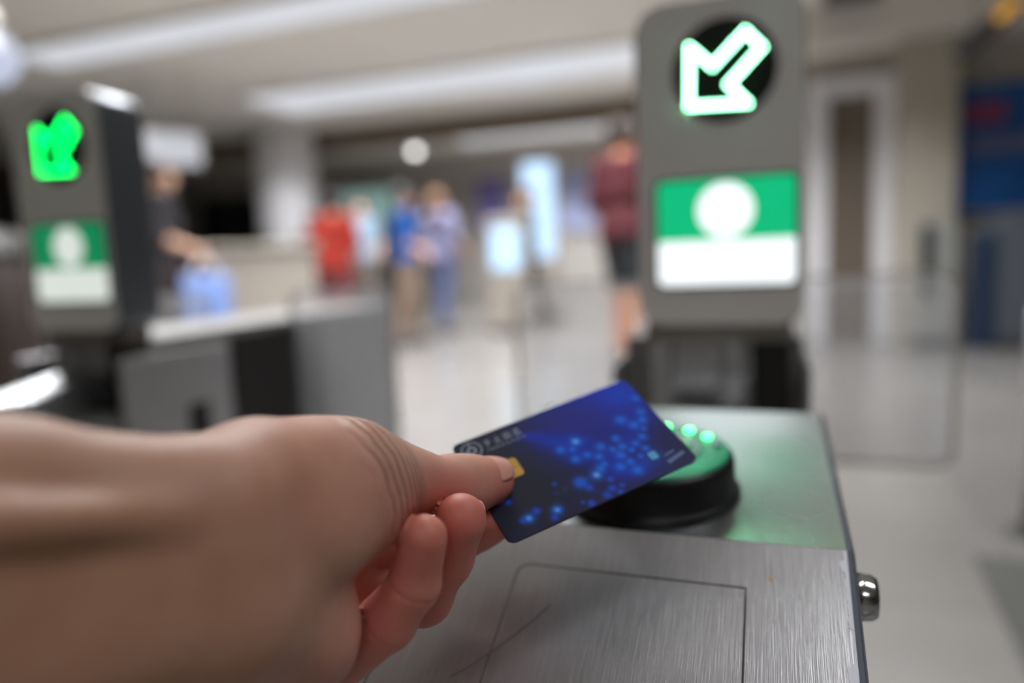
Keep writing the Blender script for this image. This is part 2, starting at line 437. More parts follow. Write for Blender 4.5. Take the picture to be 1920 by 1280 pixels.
def build_person():
    allp = [p for q in HAND_PALM for p in q[:2]] + [p for f in HAND_FINGERS.values() for p, r in f['pts']]
    allp = np.array(allp)
    lo, hi = allp.min(0) - 0.028, allp.max(0) + 0.028
    v, q = surface_nets(hand_sdf, lo, hi, 0.0013)
    v = project(hand_sdf, v, 2)
    v, q = subdivide_quads(v, q)
    v = project(hand_sdf, v, 2)
    me = np_mesh('person', v, q)
    base = np.array(S(206, 160, 140)[:3]); red = np.array(S(208, 104, 92)[:3]); fore = np.array(S(178, 136, 108)[:3]); nailr = np.array(S(225, 165, 140)[:3])
    c = np.repeat(base[None], len(v), 0)
    wf = np.clip((np.linalg.norm(v - np.array(HC['fore']), axis=1) - 0.0), 0, 1)
    t = np.clip(1.0 - wf / 0.13, 0, 1)[:, None]; c = c * (1 - t) + fore * t
    for p, R, amt in HC['red']:
        w = (amt * np.exp(-(np.linalg.norm(v - np.array(p), axis=1) / (R * 0.001)) ** 2))[:, None]
        c = c * (1 - w) + red * w
    vcol(me, 'tone', c)
    r = np.linalg.norm(v - np.array(HC['wrinkle_c']), axis=1) * 1000
    dm = np.linalg.norm(v - np.array(HC['wrinkle_m']), axis=1) * 1000
    w = np.clip((r - 24) / 6, 0, 1) * np.clip((41 - r) / 3, 0, 1) * np.clip((26 - dm) / 8, 0, 1)
    r1 = np.maximum(w, 0.0)
    for nm_ in ('index', 'middle', 'ring', 'little'):
        ps = HAND_FINGERS[nm_]['pts']
        df = chain_sdf(v, [(a_, b_, ra_ * .001, rb_ * .001) for (a_, ra_), (b_, rb_) in zip(ps[1:-1], ps[2:])], .003)
        r1 = r1 * np.clip((df - .0008) / .0015, 0, 1)
    a = me.attributes.new('wrinkle', 'FLOAT', 'POINT'); a.data.foreach_set('value', r1.astype(np.float32))
    pm = np.zeros(len(v))
    for p, R in HC['pads']:
        pm = np.maximum(pm, np.clip(1.3 - np.linalg.norm(v - np.array(p), axis=1) * 1000 / R, 0, 1))
    a = me.attributes.new('pad', 'FLOAT', 'POINT'); a.data.foreach_set('value', pm.astype(np.float32))
    o = link('person', me, skin_material(), None, True)
    tag(o, "bare left forearm and hand pinching the dark blue card", 'person')
    nm = mat('fingernail_pink', S(222, 160, 142), 0.3, 0, 0.04, 300)
    for cen, ax, nrm, L_, W_, R_ in HC['nails']:
        cen, ax, nrm = np.array(cen), np.array(ax), np.array(nrm)
        b = np.cross(nrm, ax); nu, nv_ = 14, 14
        vv, qq = [], []
        for i in range(nu + 1):
            u = -1 + 2 * i / nu
            for j in range(nv_ + 1):
                w_ = -1 + 2 * j / nv_
                # square-ish rounded plate
                uu = u * math.sqrt(1 - 0.32 * w_ * w_); ww = w_ * math.sqrt(1 - 0.32 * u * u)
                ang = ww * W_ / R_
                rr = R_ + 0.00035 - 0.0004 * max(0, -u) - 0.0012 * u * u * (u > 0)
                vv.append(cen + ax * uu * L_ + rr * (math.cos(ang) * nrm + math.sin(ang) * b))
        for i in range(nu):
            for j in range(nv_):
                k = i * (nv_ + 1) + j; qq.append((k, k + 1, k + nv_ + 2, k + nv_ + 1))
        nme = np_mesh('fingernail', np.array(vv), np.array(qq))
        no = link('fingernail', nme, nm, o, True)
        sm = no.modifiers.new('thickness', 'SOLIDIFY'); sm.thickness = 0.0005; sm.offset = -1
        no['label'] = 'pale pink fingernail'
    return o
build_person()

# ------------------------------------------------------------------ the card
def rr_map(u, v, W_, H_, r):
    """pull the grid corners of a W_ x H_ sheet in onto rounded corners"""
    for cx, sx in ((r, -1), (W_ - r, 1)):
        for cy, sy in ((r, -1), (H_ - r, 1)):
            dx, dy = (u - cx) * sx, (v - cy) * sy
            if dx > 0 and dy > 0:
                m = max(dx, dy); l = math.hypot(dx, dy)
                return cx + sx * dx * m / l, cy + sy * dy * m / l
    return u, v

def build_card():
    W_, H_, T_ = 85.6, 53.98, 0.76
    p0 = np.array(CARD_O); ex = np.array(CARD_X); ey = np.array(CARD_Y); nz = np.array(CARD_N)
    nu, nv = 214, 135
    g = np.array([rr_map(W_ * i / nu, H_ * j / nv, W_, H_, 3.2) for i in range(nu + 1) for j in range(nv + 1)])
    top = np.c_[g, np.full(len(g), 0.0)]
    rim = [i * (nv + 1) for i in range(nu + 1)] + [nu * (nv + 1) + j for j in range(1, nv + 1)] + [i * (nv + 1) + nv for i in range(nu - 1, -1, -1)] + [j for j in range(nv - 1, 0, -1)]
    quads = [(i * (nv + 1) + j, (i + 1) * (nv + 1) + j, (i + 1) * (nv + 1) + j + 1, i * (nv + 1) + j + 1) for i in range(nu) for j in range(nv)]
    n = len(g); m = len(rim)
    bot = np.c_[g[rim], np.full(m, T_)]
    verts = np.concatenate([top, bot])
    # printed picture (colours of the print itself)
    u, v = g[:, 0], g[:, 1]
    def gs(cx, cy, r, r2=None, rot=0.0):
        r2 = r2 or r; a = math.radians(rot)
        x = (u - cx) * math.cos(a) + (v - cy) * math.sin(a); y = -(u - cx) * math.sin(a) + (v - cy) * math.cos(a)
        return np.exp(-(x / r) ** 2 - (y / r2) ** 2)
    lin = lambda r, g_, b: np.array(S(r, g_, b)[:3])
    c = np.repeat(lin(30, 34, 52)[None], n, 0)
    def over(w, col):
        nonlocal c
        w = np.clip(w, 0, 1)[:, None]; c = c * (1 - w) + col * w
    over(0.9 * np.clip((u - 22) / 45, 0, 1), lin(22, 28, 104))
    over(0.95 * gs(72, 4, 26, 20), lin(6, 50, 196))
    over(0.75 * gs(56, 12, 20, 14), lin(34, 38, 140))
    over(0.7 * gs(78, 8, 9, 7), lin(2, 72, 220))
    over(0.8 * np.clip((v - 46) / 10, 0, 1) * np.clip((70 - u) / 25, 0, 1), lin(28, 28, 68))
    over(0.75 * np.clip((u - 66) / 16, 0, 1) * np.clip((v - 24) / 20, 0, 1), lin(22, 26, 66))
    deep, glow, dot, hi = lin(8, 40, 170), lin(2, 66, 205), lin(24, 116, 245), lin(110, 190, 250)
    for cx, cy, r, r2, rot, w in ((33, 11.5, 6, 2.4, 25, .85), (39, 18, 8, 4.5, 35, .85), (47, 23, 9, 5.5, 35, .8), (44, 29, 9, 5, 40, .7), (55, 35, 8, 6, 35, .7), (56, 43, 8, 6, 10, .85), (62, 46, 6, 4, 0, .8),
                                  (66, 33, 7, 5, 60, .55), (72, 26, 4.5, 8, 10, .6), (79, 20, 3.5, 7, -10, .6), (70, 21, 5, 3.5, 0, .55)):
        over(w * gs(cx, cy, r, r2, rot), deep); over(0.6 * w * gs(cx, cy, r * .72, r2 * .72, rot), glow)
    for cx, cy, r in ((70.1, 20.7, 2.4), (80.5, 20.7, 1.9), (78.2, 25.1, 2.0), (83.3, 12.8, 1.8), (62.4, 28.6, 1.8), (73.4, 25.9, 2.2), (72.7, 33, 1.8), (62.3, 33.7, 1.8), (68.1, 34.8, 1.6), (70.1, 39, 1.6), (39.1, 23.3, 2), (41.9, 30.5, 1.9), (47.3, 30.8, 1.6),
                      (50.9, 33.8, 1.8), (54.4, 29.5, 2), (59.2, 37.2, 2.2), (48.2, 39.3, 2), (55.7, 42.3, 2), (60.7, 42, 1.6), (60.6, 46.9, 2.2), (43.4, 25.5, 1.4), (51, 38, 1.3), (64.5, 37, 1.3), (66, 41.5, 1.2), (58, 33, 1.3), (76, 29.5, 1.2)):
        over(0.9 * gs(cx, cy, r), dot)
    for cx, cy, r, w in ((46.8, 22.3, 1.6, .9), (45, 41.4, 1.5, .9), (37.5, 41.6, 1.6, .0), (22.9, 48.7, 1.3, .6), (11.6, 47.1, 1.3, .6)):
        over(0.9 * gs(cx, cy, r * 1.5), dot); over(w * gs(cx, cy, r * .75), hi)
    for cx, cy, r in ((37.5, 41.6, 1.7), (39.3, 45.4, 1.6), (48.7, 45.8, 1.3), (46.8, 49.9, 1.5), (51.1, 50.3, 1), (43.4, 51.7, 1.6), (48.7, 52.8, 1.2), (36, 52.3, 1.4), (20.3, 51.3, 1.3), (15.7, 45.4, 1.5), (9.1, 47, 1.2), (8.2, 37, 1.1), (33.2, 50.2, .7), (28, 37.5, .8)):
        over(0.85 * gs(cx, cy, r), lin(20, 84, 225))
    for cx, cy, r in ((26.5, 41.8, 1), (30.4, 41.5, 1), (41, 48.5, 1)): over(0.4 * gs(cx, cy, r), lin(60, 60, 140))
    over(0.55 * gs(70, 44, 4.6, 3.6), lin(12, 80, 190))
    me = np_mesh('payment_card', p0 + (verts[:, :1] * ex + verts[:, 1:2] * ey - verts[:, 2:] * nz) / 1000.0, np.array(quads))
    bm = bmesh.new(); bm.from_mesh(me); bm.verts.ensure_lookup_table()
    for k in range(m):
        a, b = rim[k], rim[(k + 1) % m]
        f = bm.faces.new([bm.verts[b], bm.verts[a], bm.verts[n + k], bm.verts[n + (k + 1) % m]])
    bm.faces.new([bm.verts[n + k] for k in range(m)])
    bmesh.ops.recalc_face_normals(bm, faces=bm.faces[:]); bm.to_mesh(me); bm.free()
    full = np.concatenate([c, np.repeat(lin(26, 28, 44)[None], m, 0)])
    vcol(me, 'print', full)
    mt = bpy.data.materials.new('card_print'); nt, N, L, B = nodes_of(mt)
    at = N.new('ShaderNodeAttribute'); at.attribute_name = 'print'
    tc = N.new('ShaderNodeTexCoord'); nzt = N.new('ShaderNodeTexNoise'); nzt.inputs['Scale'].default_value = 1500
    L.new(tc.outputs['Object'], nzt.inputs['Vector'])
    bp = N.new('ShaderNodeBump'); bp.inputs['Strength'].default_value = 0.03; bp.inputs['Distance'].default_value = 0.0002
    L.new(nzt.outputs['Fac'], bp.inputs['Height']); L.new(bp.outputs['Normal'], B.inputs['Normal'])
    L.new(at.outputs['Color'], B.inputs['Base Color'])
    B.inputs['Roughness'].default_value = 0.34; B.inputs['Specular IOR Level'].default_value = 0.4
    o = link('payment_card', me, mt)
    tag(o, 'dark blue bank card printed with glowing blue dots, pinched above the round reader', 'card')
    def flat(name, m_, polys, h=0.06, label=None):
        bm = bmesh.new()
        for pts in polys:
            lo = [bm.verts.new(p0 + (x * ex + y * ey + 0.004 * nz) / 1000) for x, y in pts]
            hi_ = [bm.verts.new(p0 + (x * ex + y * ey + (0.004 + h) * nz) / 1000) for x, y in pts]
            bm.faces.new(hi_); k = len(pts)
            for i in range(k): bm.faces.new((lo[i], lo[(i + 1) % k], hi_[(i + 1) % k], hi_[i]))
        ob = from_bm(name, bm, m_, o)
        if label: ob['label'] = label
        return ob
    gold = mat('chip_gold', S(222, 178, 92), 0.35, 0.6, 0.1, 900)
    chip = flat('chip', gold, [rrect(8.6, 20.6, 17.6, 27.4, 1.6, 5)], 0.05, 'gold contact chip partly under the thumb')
    dark = mat('chip_line', S(90, 70, 40), 0.5, 0.5)
    bm = bmesh.new()
    for (a, b, c_, d) in ((12.4, 12.6, 17.8, 27.2), (16.6, 16.8, 17.8, 27.2), (8.8, 20.4, 22.4, 22.6)):
        vs = [bm.verts.new(p0 + (x * ex + y * ey + 0.06 * nz) / 1000) for x, y in ((a, c_), (b, c_), (b, d), (a, d))]; bm.faces.new(vs)
    from_bm('contact_line', bm, dark, chip)
    grey = mat('print_grey', S(142, 152, 168), 0.45, 0, 0.05, 600)
    # round emblem: ring, upright bar and centre bar
    ring = []
    for k in range(28):
        a0, a1 = 2 * math.pi * k / 28, 2 * math.pi * (k + 1) / 28
        ring.append([(6.7 + r * math.cos(a), 6.3 + r * math.sin(a)) for r, a in ((3.9, a0), (4.5, a0), (4.5, a1), (3.9, a1))])
    for k in range(20):
        a0, a1 = 2 * math.pi * k / 20, 2 * math.pi * (k + 1) / 20
        ring.append([(6.7 + r * math.cos(a), 6.5 + r * math.sin(a)) for r, a in ((1.2, a0), (2.1, a0), (2.1, a1), (1.2, a1))])
    ring.append([(6.4, 2.1), (7.0, 2.1), (7.0, 4.6), (6.4, 4.6)]); ring.append([(3.0, 6.2), (4.8, 6.2), (4.8, 6.8), (3.0, 6.8)])
    flat('bank_emblem', grey, ring, 0.03)
    # four stroke characters and a line of small letters under them
    st = []
    def stroke(x0, y0, x1, y1, w=0.42):
        dx, dy = x1 - x0, y1 - y0; l = math.hypot(dx, dy); ox, oy = -dy / l * w / 2, dx / l * w / 2
        st.append([(x0 + ox, y0 + oy), (x1 + ox, y1 + oy), (x1 - ox, y1 - oy), (x0 - ox, y0 - oy)])
    glyphs = [[(0, 1, 3, .8), (1.6, .2, 1.5, 3.4), (.3, 2.2, 2.8, 2), (1.5, 3.4, .6, 3.9)],
              [(.2, 3.6, 3, 3.6), (1.5, .2, 1.5, 3.6), (1.5, 1.7, 2.8, 1.7), (.4, 1.6, .6, 2.6)],
              [(0, .8, 3, .8), (.4, .8, .2, 3.8), (2.8, .8, 2.9, 3.8), (.5, 2.2, 2.7, 2.2), (.3, 3.6, 2.9, 3.6), (1.5, .1, 1.5, 3.6)],
              [(0, .9, 3.1, .9), (.2, 2.1, 3, 2.1), (0, 3.7, 3.2, 3.7), (1.5, .1, 1.5, 3.7), (.5, 2.3, .4, 3.6), (2.7, 2.3, 2.8, 3.6), (2.2, .1, 2.6, 1)]]
    for k, gl in enumerate(glyphs):
        for s_ in gl: stroke(12.6 + k * 4.5 + s_[0], 3.6 + s_[1], 12.6 + k * 4.5 + s_[2], 3.6 + s_[3])
    for k in range(15):
        x = 12.8 + k * 1.2
        stroke(x, 8.9, x, 10, .22); stroke(x, 8.9 + .5 * (k % 3), x + .7, 8.9 + .5 * (k % 3), .22)
        if k % 2: stroke(x + .7, 8.9, x + .7, 10, .22)
    flat('lettering', grey, st, 0.03)
    cy = mat('print_cyan', S(84, 170, 214), 0.4, 0, 0.15, 700)
    flat('hologram', cy, [rrect(68.8, 72.4, 41.6, 45.6, 0.8, 4)], 0.03, 'small pale cyan square')
    bar = mat('print_slate', S(82, 106, 156), 0.45, 0, 0.2, 500)
    flat('corner_mark', bar, [[(73.6, 48.4), (82.6, 46.9), (82.9, 48.5), (74, 50.4)], [(74.6, 45.4), (79.6, 44.8), (79.7, 45.6), (74.8, 46.4)]], 0.03)
    return o
build_card()

# ------------------------------------------------------------------ ticket gates
def brushed(name, col, rough=0.34, streak=2600.0, var=0.16, bump=0.25, tangent=(1, 0, 0), aniso=0.6, metal=1.0):
    m = bpy.data.materials.new(name)
    nt, N, L, B = nodes_of(m)
    tc = N.new('ShaderNodeTexCoord')
    mp = N.new('ShaderNodeMapping'); mp.inputs['Scale'].default_value = (streak, streak / 42.0, streak / 42.0)
    L.new(tc.outputs['Object'], mp.inputs['Vector'])
    nz = N.new('ShaderNodeTexNoise'); nz.inputs['Scale'].default_value = 1.0; nz.inputs['Detail'].default_value = 3
    L.new(mp.outputs[0], nz.inputs['Vector'])
    n2 = N.new('ShaderNodeTexNoise'); n2.inputs['Scale'].default_value = 25; n2.inputs['Detail'].default_value = 5
    L.new(tc.outputs['Object'], n2.inputs['Vector'])
    mx = N.new('ShaderNodeMix'); mx.data_type = 'RGBA'
    mx.inputs[6].default_value = tuple(c * (1 - var) for c in col[:3]) + (1,); mx.inputs[7].default_value = tuple(min(1, c * (1 + var)) for c in col[:3]) + (1,)
    L.new(nz.outputs['Fac'], mx.inputs[0]); L.new(mx.outputs[2], B.inputs['Base Color'])
    mr = N.new('ShaderNodeMapRange'); mr.inputs[3].default_value = rough * 0.82; mr.inputs[4].default_value = rough * 1.18
    L.new(n2.outputs['Fac'], mr.inputs[0]); L.new(mr.outputs[0], B.inputs['Roughness'])
    B.inputs['Metallic'].default_value = metal
    B.inputs['Anisotropic'].default_value = aniso
    cx = N.new('ShaderNodeCombineXYZ')
    for i in range(3): cx.inputs[i].default_value = tangent[i]
    L.new(cx.outputs[0], B.inputs['Tangent'])
    bp = N.new('ShaderNodeBump'); bp.inputs['Strength'].default_value = bump; bp.inputs['Distance'].default_value = 0.0003
    L.new(nz.outputs['Fac'], bp.inputs['Height']); L.new(bp.outputs['Normal'], B.inputs['Normal'])
    return m

def emitter(name, col, strength, rough=0.4):
    m = bpy.data.materials.new(name); nt, N, L, B = nodes_of(m)
    tc = N.new('ShaderNodeTexCoord'); nz = N.new('ShaderNodeTexNoise'); nz.inputs['Scale'].default_value = 30
    L.new(tc.outputs['Object'], nz.inputs['Vector'])
    mr = N.new('ShaderNodeMapRange'); mr.inputs[3].default_value = strength * 0.94; mr.inputs[4].default_value = strength * 1.06
    L.new(nz.outputs['Fac'], mr.inputs[0]); L.new(mr.outputs[0], B.inputs['Emission Strength'])
    B.inputs['Base Color'].default_value = (0.02, 0.02, 0.02, 1); B.inputs['Roughness'].default_value = rough
    B.inputs['Emission Color'].default_value = col
    return m

def glass(name, tint=(0.93, 0.95, 0.96), haze=0.12, col=(0.85, 0.86, 0.88)):
    m = bpy.data.materials.new(name); m.use_nodes = True
    nt = m.node_tree; N, L = nt.nodes, nt.links
    N.remove(N['Principled BSDF'])
    out = N['Material Output']
    tr = N.new('ShaderNodeBsdfTransparent'); tr.inputs[0].default_value = tint + (1,)
    gl = N.new('ShaderNodeBsdfGlossy'); gl.inputs['Roughness'].default_value = 0.05
    df = N.new('ShaderNodeBsdfDiffuse'); tl = N.new('ShaderNodeBsdfTranslucent')
    tc = N.new('ShaderNodeTexCoord'); nz = N.new('ShaderNodeTexNoise'); nz.inputs['Scale'].default_value = 6
    L.new(tc.outputs['Object'], nz.inputs['Vector'])
    mr = N.new('ShaderNodeMapRange'); mr.inputs[3].default_value = haze * 0.85; mr.inputs[4].default_value = haze * 1.15
    L.new(nz.outputs['Fac'], mr.inputs[0])
    df.inputs[0].default_value = col + (1,); tl.inputs[0].default_value = col + (1,)
    a = N.new('ShaderNodeMixShader'); a.inputs[0].default_value = 0.5
    L.new(df.outputs[0], a.inputs[1]); L.new(tl.outputs[0], a.inputs[2])
    b = N.new('ShaderNodeMixShader'); L.new(mr.outputs[0], b.inputs[0])
    L.new(tr.outputs[0], b.inputs[1]); L.new(a.outputs[0], b.inputs[2])
    fr = N.new('ShaderNodeFresnel'); fr.inputs[0].default_value = 1.3
    c = N.new('ShaderNodeMixShader'); L.new(fr.outputs[0], c.inputs[0]); L.new(b.outputs[0], c.inputs[1]); L.new(gl.outputs[0], c.inputs[2])
    L.new(c.outputs[0], out.inputs['Surface'])
    return m

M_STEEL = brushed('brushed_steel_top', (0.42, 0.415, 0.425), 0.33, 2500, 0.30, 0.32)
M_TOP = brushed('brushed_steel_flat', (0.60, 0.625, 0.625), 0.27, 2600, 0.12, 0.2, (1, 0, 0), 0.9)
M_SIDE = brushed('brushed_steel_side', (0.26, 0.25, 0.238), 0.55, 900, 0.1, 0.1, (0, 0, 1), 0.2, 0.5)
M_LIGHT = brushed('pale_steel', (0.55, 0.54, 0.55), 0.45, 900, 0.06, 0.1, (0, 0, 1), 0.2)
M_HEAD = brushed('head_steel', (0.84, 0.81, 0.78), 0.42, 700, 0.05, 0.05, (1, 0, 0), 0.1, 0.1)
M_SHELL = brushed('head_shell_slate', (0.16, 0.175, 0.195), 0.3, 500, 0.05, 0.03, (0, 0, 1), 0.1, 0.55)
M_NECK = brushed('neck_steel', (0.34, 0.31, 0.285), 0.4, 500, 0.1, 0.1, (0, 0, 1), 0.3)
M_TRIM = mat('edge_paint', S(92, 96, 106), 0.35, 0.4, 0.1, 80)
M_DARK = mat('dark_recess', S(38, 36, 33), 0.5, 0.2, 0.2, 12)
M_SEAM = mat('seam_shadow_gap', S(70, 64, 56), 0.5, 0.6, 0.1, 60)
M_WHITE_CHIP = mat('chipped_white_paint', S(214, 216, 224), 0.5, 0, 0.05, 200)
M_CHROME = brushed('lock_chrome', (0.55, 0.55, 0.56), 0.14, 300, 0.05, 0.02, (0, 1, 0), 0.0)
M_RUBBER = mat('reader_black', S(15, 16, 18), 0.42, 0, 0.2, 60, 0.4)
M_RTOP = mat('reader_top_painted_glow', S(30, 150, 108), 0.26, 0, 0.1, 60, 0.6)  # teal base paints green light onto a dark glossy top
M_RRING = mat('reader_ring_grey', S(120, 150, 142), 0.3, 0, 0.06, 60)
M_RYEL = mat('reader_ring_lime', S(150, 190, 90), 0.3, 0, 0.1, 60)
M_LED = emitter('green_led', (0.05, 1.0, 0.22, 1), 9.0)
M_ARROW_A = emitter('arrow_led_bright', (0.30, 1.0, 0.52, 1), 22.0)
M_ARROW_B = emitter('arrow_led_dim', (0.0, 1.0, 0.12, 1), 9.0)
M_DISC = mat('arrow_window_black', S(14, 26, 18), 0.25, 0, 0.1, 20)
M_SGREEN = emitter('screen_green', (0.0, 0.50, 0.20, 1), 1.05, 0.3)
M_SWHITE = emitter('screen_white', (0.93, 0.98, 1.0, 1), 1.25, 0.3)
M_SGREEN_B = emitter('screen_green_soft', (0.004, 0.24, 0.09, 1), 1.0, 0.3)
M_SWHITE_B = emitter('screen_white_soft', (0.70, 0.76, 0.70, 1), 1.0, 0.3)
M_GLASS = glass('flap_glass', (0.97, 0.97, 0.975), 0.2)
M_GLASS_EDGE = mat('flap_edge', S(196, 190, 180), 0.3, 0, 0.05, 10)

def tilted(y0, z0, ang):
    """matrix of a panel: local x across, local y up the slope, local z off the surface"""
    return Matrix.Translation((0, y0, z0)) @ Matrix.Rotation(ang, 4, 'X')

def panel_obj(name, m, pts, h, M, root, off=0.0, bev=0.0, smooth=False):
    bm = bmesh.new(); add_prism(bm, pts, h, 'z', off)
    if bev:
        es = [e for e in bm.edges if any(len(f.verts) > 4 for f in e.link_faces) or abs(sum(v.co.z for v in e.verts) / 2 - (off + h)) < 1e-7]
        bmesh.ops.bevel(bm, geom=es, offset=bev, segments=2, affect='EDGES', profile=0.5)
    bmesh.ops.transform(bm, matrix=M, verts=bm.verts[:])
    return from_bm(name, bm, m, root, smooth)

GATE_SHRINK = 0.9  # both gates are shrunk about the camera point by this factor
FOOT = 0.084   # the model's own zero lies this far above the hall floor after that shrink
def build_gate(xc, label, bright, yb=0.0):
    Y0 = 0.8
    W = 0.1017
    root = empty('ticket_gate', (xc, yb, FOOT))
    tag(root, label, 'ticket gate', 'ticket gates in a row')
    def Y(y): return y - Y0
    zf = -FOOT / GATE_SHRINK
    # cabinet in three lengths that make one housing
    prof = [(Y(.186), zf), (Y(.186), .6165), (Y(.342), .7005), (Y(.552), .7165), (Y(.552), .63), (Y(.86), .63), (Y(.86), .738), (Y(1.60), .738), (Y(1.60), zf)]
    prism('cabinet', M_SIDE, prof, 2 * W - 0.004, 'x', -W + 0.002, root)
    a1 = math.radians(28); L1 = (.342 - .183) / math.cos(a1)
    Mn = tilted(Y(.342), .7023, a1)
    panel_obj('slope_panel', M_STEEL, [(-W, -L1), (W - .0035, -L1), (W - .0035, 0), (-W, 0)], .0016, Mn, root, -.0016)
    a2 = math.atan2(.0162, .21); L2 = .21 / math.cos(a2)
    Mf = tilted(Y(.342), .7023, a2)
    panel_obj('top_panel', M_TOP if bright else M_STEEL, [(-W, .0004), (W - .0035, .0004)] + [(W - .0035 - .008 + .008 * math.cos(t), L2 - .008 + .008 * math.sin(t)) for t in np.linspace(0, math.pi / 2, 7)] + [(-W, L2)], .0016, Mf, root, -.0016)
    # service lid let into the slope, with its gap
    lid_outline = [(.0553, -.0272)] + rrect(-.0495, .0553, -L1 + .012, -.0272, .006, 6)[7:14] + [(-.0495, -L1 + .012), (.0553, -L1 + .012)]
    gap_outline = [(.0562, -.0259)] + rrect(-.0505, .0562, -L1 + .0110, -.0259, .0067, 6)[7:14] + [(-.0505, -L1 + .0110), (.0562, -L1 + .0110)]
    lid = panel_obj('service_lid', M_STEEL, lid_outline, .0005, Mn, root, 0.0)
    ring_o = gap_outline; ring_i = lid_outline
    bm = bmesh.new(); n = len(ring_o)
    vo = [bm.verts.new((p[0], p[1], .00015)) for p in ring_o]; vi = [bm.verts.new((p[0], p[1], .00015)) for p in ring_i]
    for i in range(n): bm.faces.new((vo[i], vo[(i + 1) % n], vi[(i + 1) % n], vi[i]))
    bmesh.ops.transform(bm, matrix=Mn, verts=bm.verts[:])
    from_bm('lid_gap', bm, M_SEAM, lid)
    if bright:
        bm = bmesh.new()   # long scratch across the lid corner
        path = [(-.0290, -.0475), (-.0345, -.0560), (-.0420, -.0660), (-.0500, -.0755), (-.0590, -.0850), (-.0640, -.0890)]
        for (xa, ya), (xb, yb_) in zip(path[:-1], path[1:]):
            dx, dy = xb - xa, yb_ - ya; l = math.hypot(dx, dy); ox, oy = -dy / l * .00022, dx / l * .00022
            bm.faces.new([bm.verts.new((p[0], p[1], .00062)) for p in ((xa + ox, ya + oy), (xb + ox, yb_ + oy), (xb - ox, yb_ - oy), (xa - ox, ya - oy))])
        bmesh.ops.transform(bm, matrix=Mn, verts=bm.verts[:])
        from_bm('scratch', bm, M_SEAM, lid)
        panel_obj('rust_spot', mat('rust_spot', S(206, 150, 40), 0.6), [(.0663 + .0011 * math.cos(t) * (1 + .2 * math.sin(3 * t)), -.0203 + .0009 * math.sin(t)) for t in np.linspace(0, 2 * math.pi, 13)[:-1]], .0001, Mn, root, 0.00005)
    # edge trims down both flanks, with the worn paint line on the right flank
    for sx, nm in ((1, 'edge_trim'), (-1, 'edge_trim')):
        bm = bmesh.new()
        x0, x1 = (W - .0035, W) if sx > 0 else (-W - .0022, -W)
        pr = [(Y(.183), .612), (Y(.183), .6178), (Y(.342), .7023), (Y(.552), .7185), (Y(.552), .700), (Y(.345), .684), (Y(.2), .606)]
        vs = add_prism(bm, pr, x1 - x0, 'x', x0)
        bmesh.ops.bevel(bm, geom=[e for e in bm.edges if all(abs(v.co.x - (x1 if sx > 0 else x0)) < 1e-6 for v in e.verts)], offset=.0012, segments=3, affect='EDGES')
        from_bm(nm, bm, M_TRIM, root)
    bm = bmesh.new(); rnd = random.Random(4)
    top = []; y = -.0002
    while y > -.105:
        if not (-.040 > y > -.056): top.append((y, .0014 + rnd.random() * .0010 + (.0012 if -.012 < y < -.006 else 0) + (.002 if -.064 < y < -.058 else 0)))
        else: top.append((y, .0004))
        y -= .0011
    for (ya, wa), (yb_, wb) in zip(top[:-1], top[1:]):
        bm.faces.new([bm.verts.new(p) for p in ((W - .0034, ya, .00012), (W - .0034, yb_, .00012), (W - .0034 - wb, yb_, .00012), (W - .0034 - wa, ya, .00012))])
    bmesh.ops.transform(bm, matrix=Mn, verts=bm.verts[:])
    from_bm('worn_paint', bm, M_WHITE_CHIP, root)
    # flank panels
    for sx in (1, -1):
        xa, xb = (W - .002, W + .004) if sx > 0 else (-W - .004, -W + .002)
        p = box('flank_panel', M_LIGHT, xa, xb, Y(.80), Y(1.02), .08, .715, .002, root)
        xo = xb if sx > 0 else xa
        box('coin_slot', M_DARK, xo - .002, xo + .002, Y(.92), Y(.965), .555, .625, .002, p)
        box('flap_housing', M_DARK, xa, xb, Y(1.03), Y(1.29), .06, .725, .002, root)
        box('rear_panel', M_SIDE, xa, xb, Y(1.30), Y(1.595), .06, .725, .002, root)
        box('front_panel', M_SIDE, xa, xb - .001 * sx, Y(.40), Y(.70), .06, .62, .002, root)
    # key lock on the right flank
    lk = lathe('key_lock', M_CHROME, [(.0112, 0), (.0112, .001), (.0104, .0016), (.0104, .0035), (.0098, .0075), (.0085, .0095), (.0078, .0097), (.0074, .0088), (.0, .0088)][:-1], 40, root, True, (W - .0005, Y(.340), .682), 'x')
    box('keyhole', M_DARK, .0087, .0091, -.0006, .0006, -.003, .003, 0, lk)
    # round card reader
    cx, cy = 0.0, Y(.396)
    zc = .7023 + (.396 - .342) * math.tan(a2)
    rd = lathe('card_reader', M_RUBBER, [(.0505, -.002), (.0508, .002), (.049, .0035), (.0482, .0045), (.0478, .018), (.0472, .0205), (.0455, .0222), (.044, .0225)], 72, root, True, (cx, cy, zc))
    rd.rotation_euler = (a2, 0, 0)
    lathe('reader_face', M_RTOP, [(.0455, .0215), (.0452, .0232), (.0440, .0236), (.030, .0238), (.0005, .0238)], 72, rd)
    def ringm(name, m_, r0, r1, z):
        lathe(name, m_, [(r0, z), (r0, z + .0006), (r1, z + .0006), (r1, z)], 64, rd)
    ringm('reader_ring', M_RRING, .0262, .0300, .0237); ringm('reader_ring', M_RYEL, .0175, .0235, .0237)
    for k, deg in enumerate((15, 37, 59, 81, 103, 125)):
        lathe('led', M_LED if (bright and k in (1, 2, 3)) else M_RRING, [(.0024, .0236), (.0024, .0246), (.0018, .0250), (.0003, .0251)], 20, rd, True, (.0395 * math.cos(math.radians(deg)), .0395 * math.sin(math.radians(deg)), 0))
    # neck: two posts, an added pale plate for the bright gap and a sloping cover under the head
    hx = .0120   # the head sits a little off the cabinet's middle
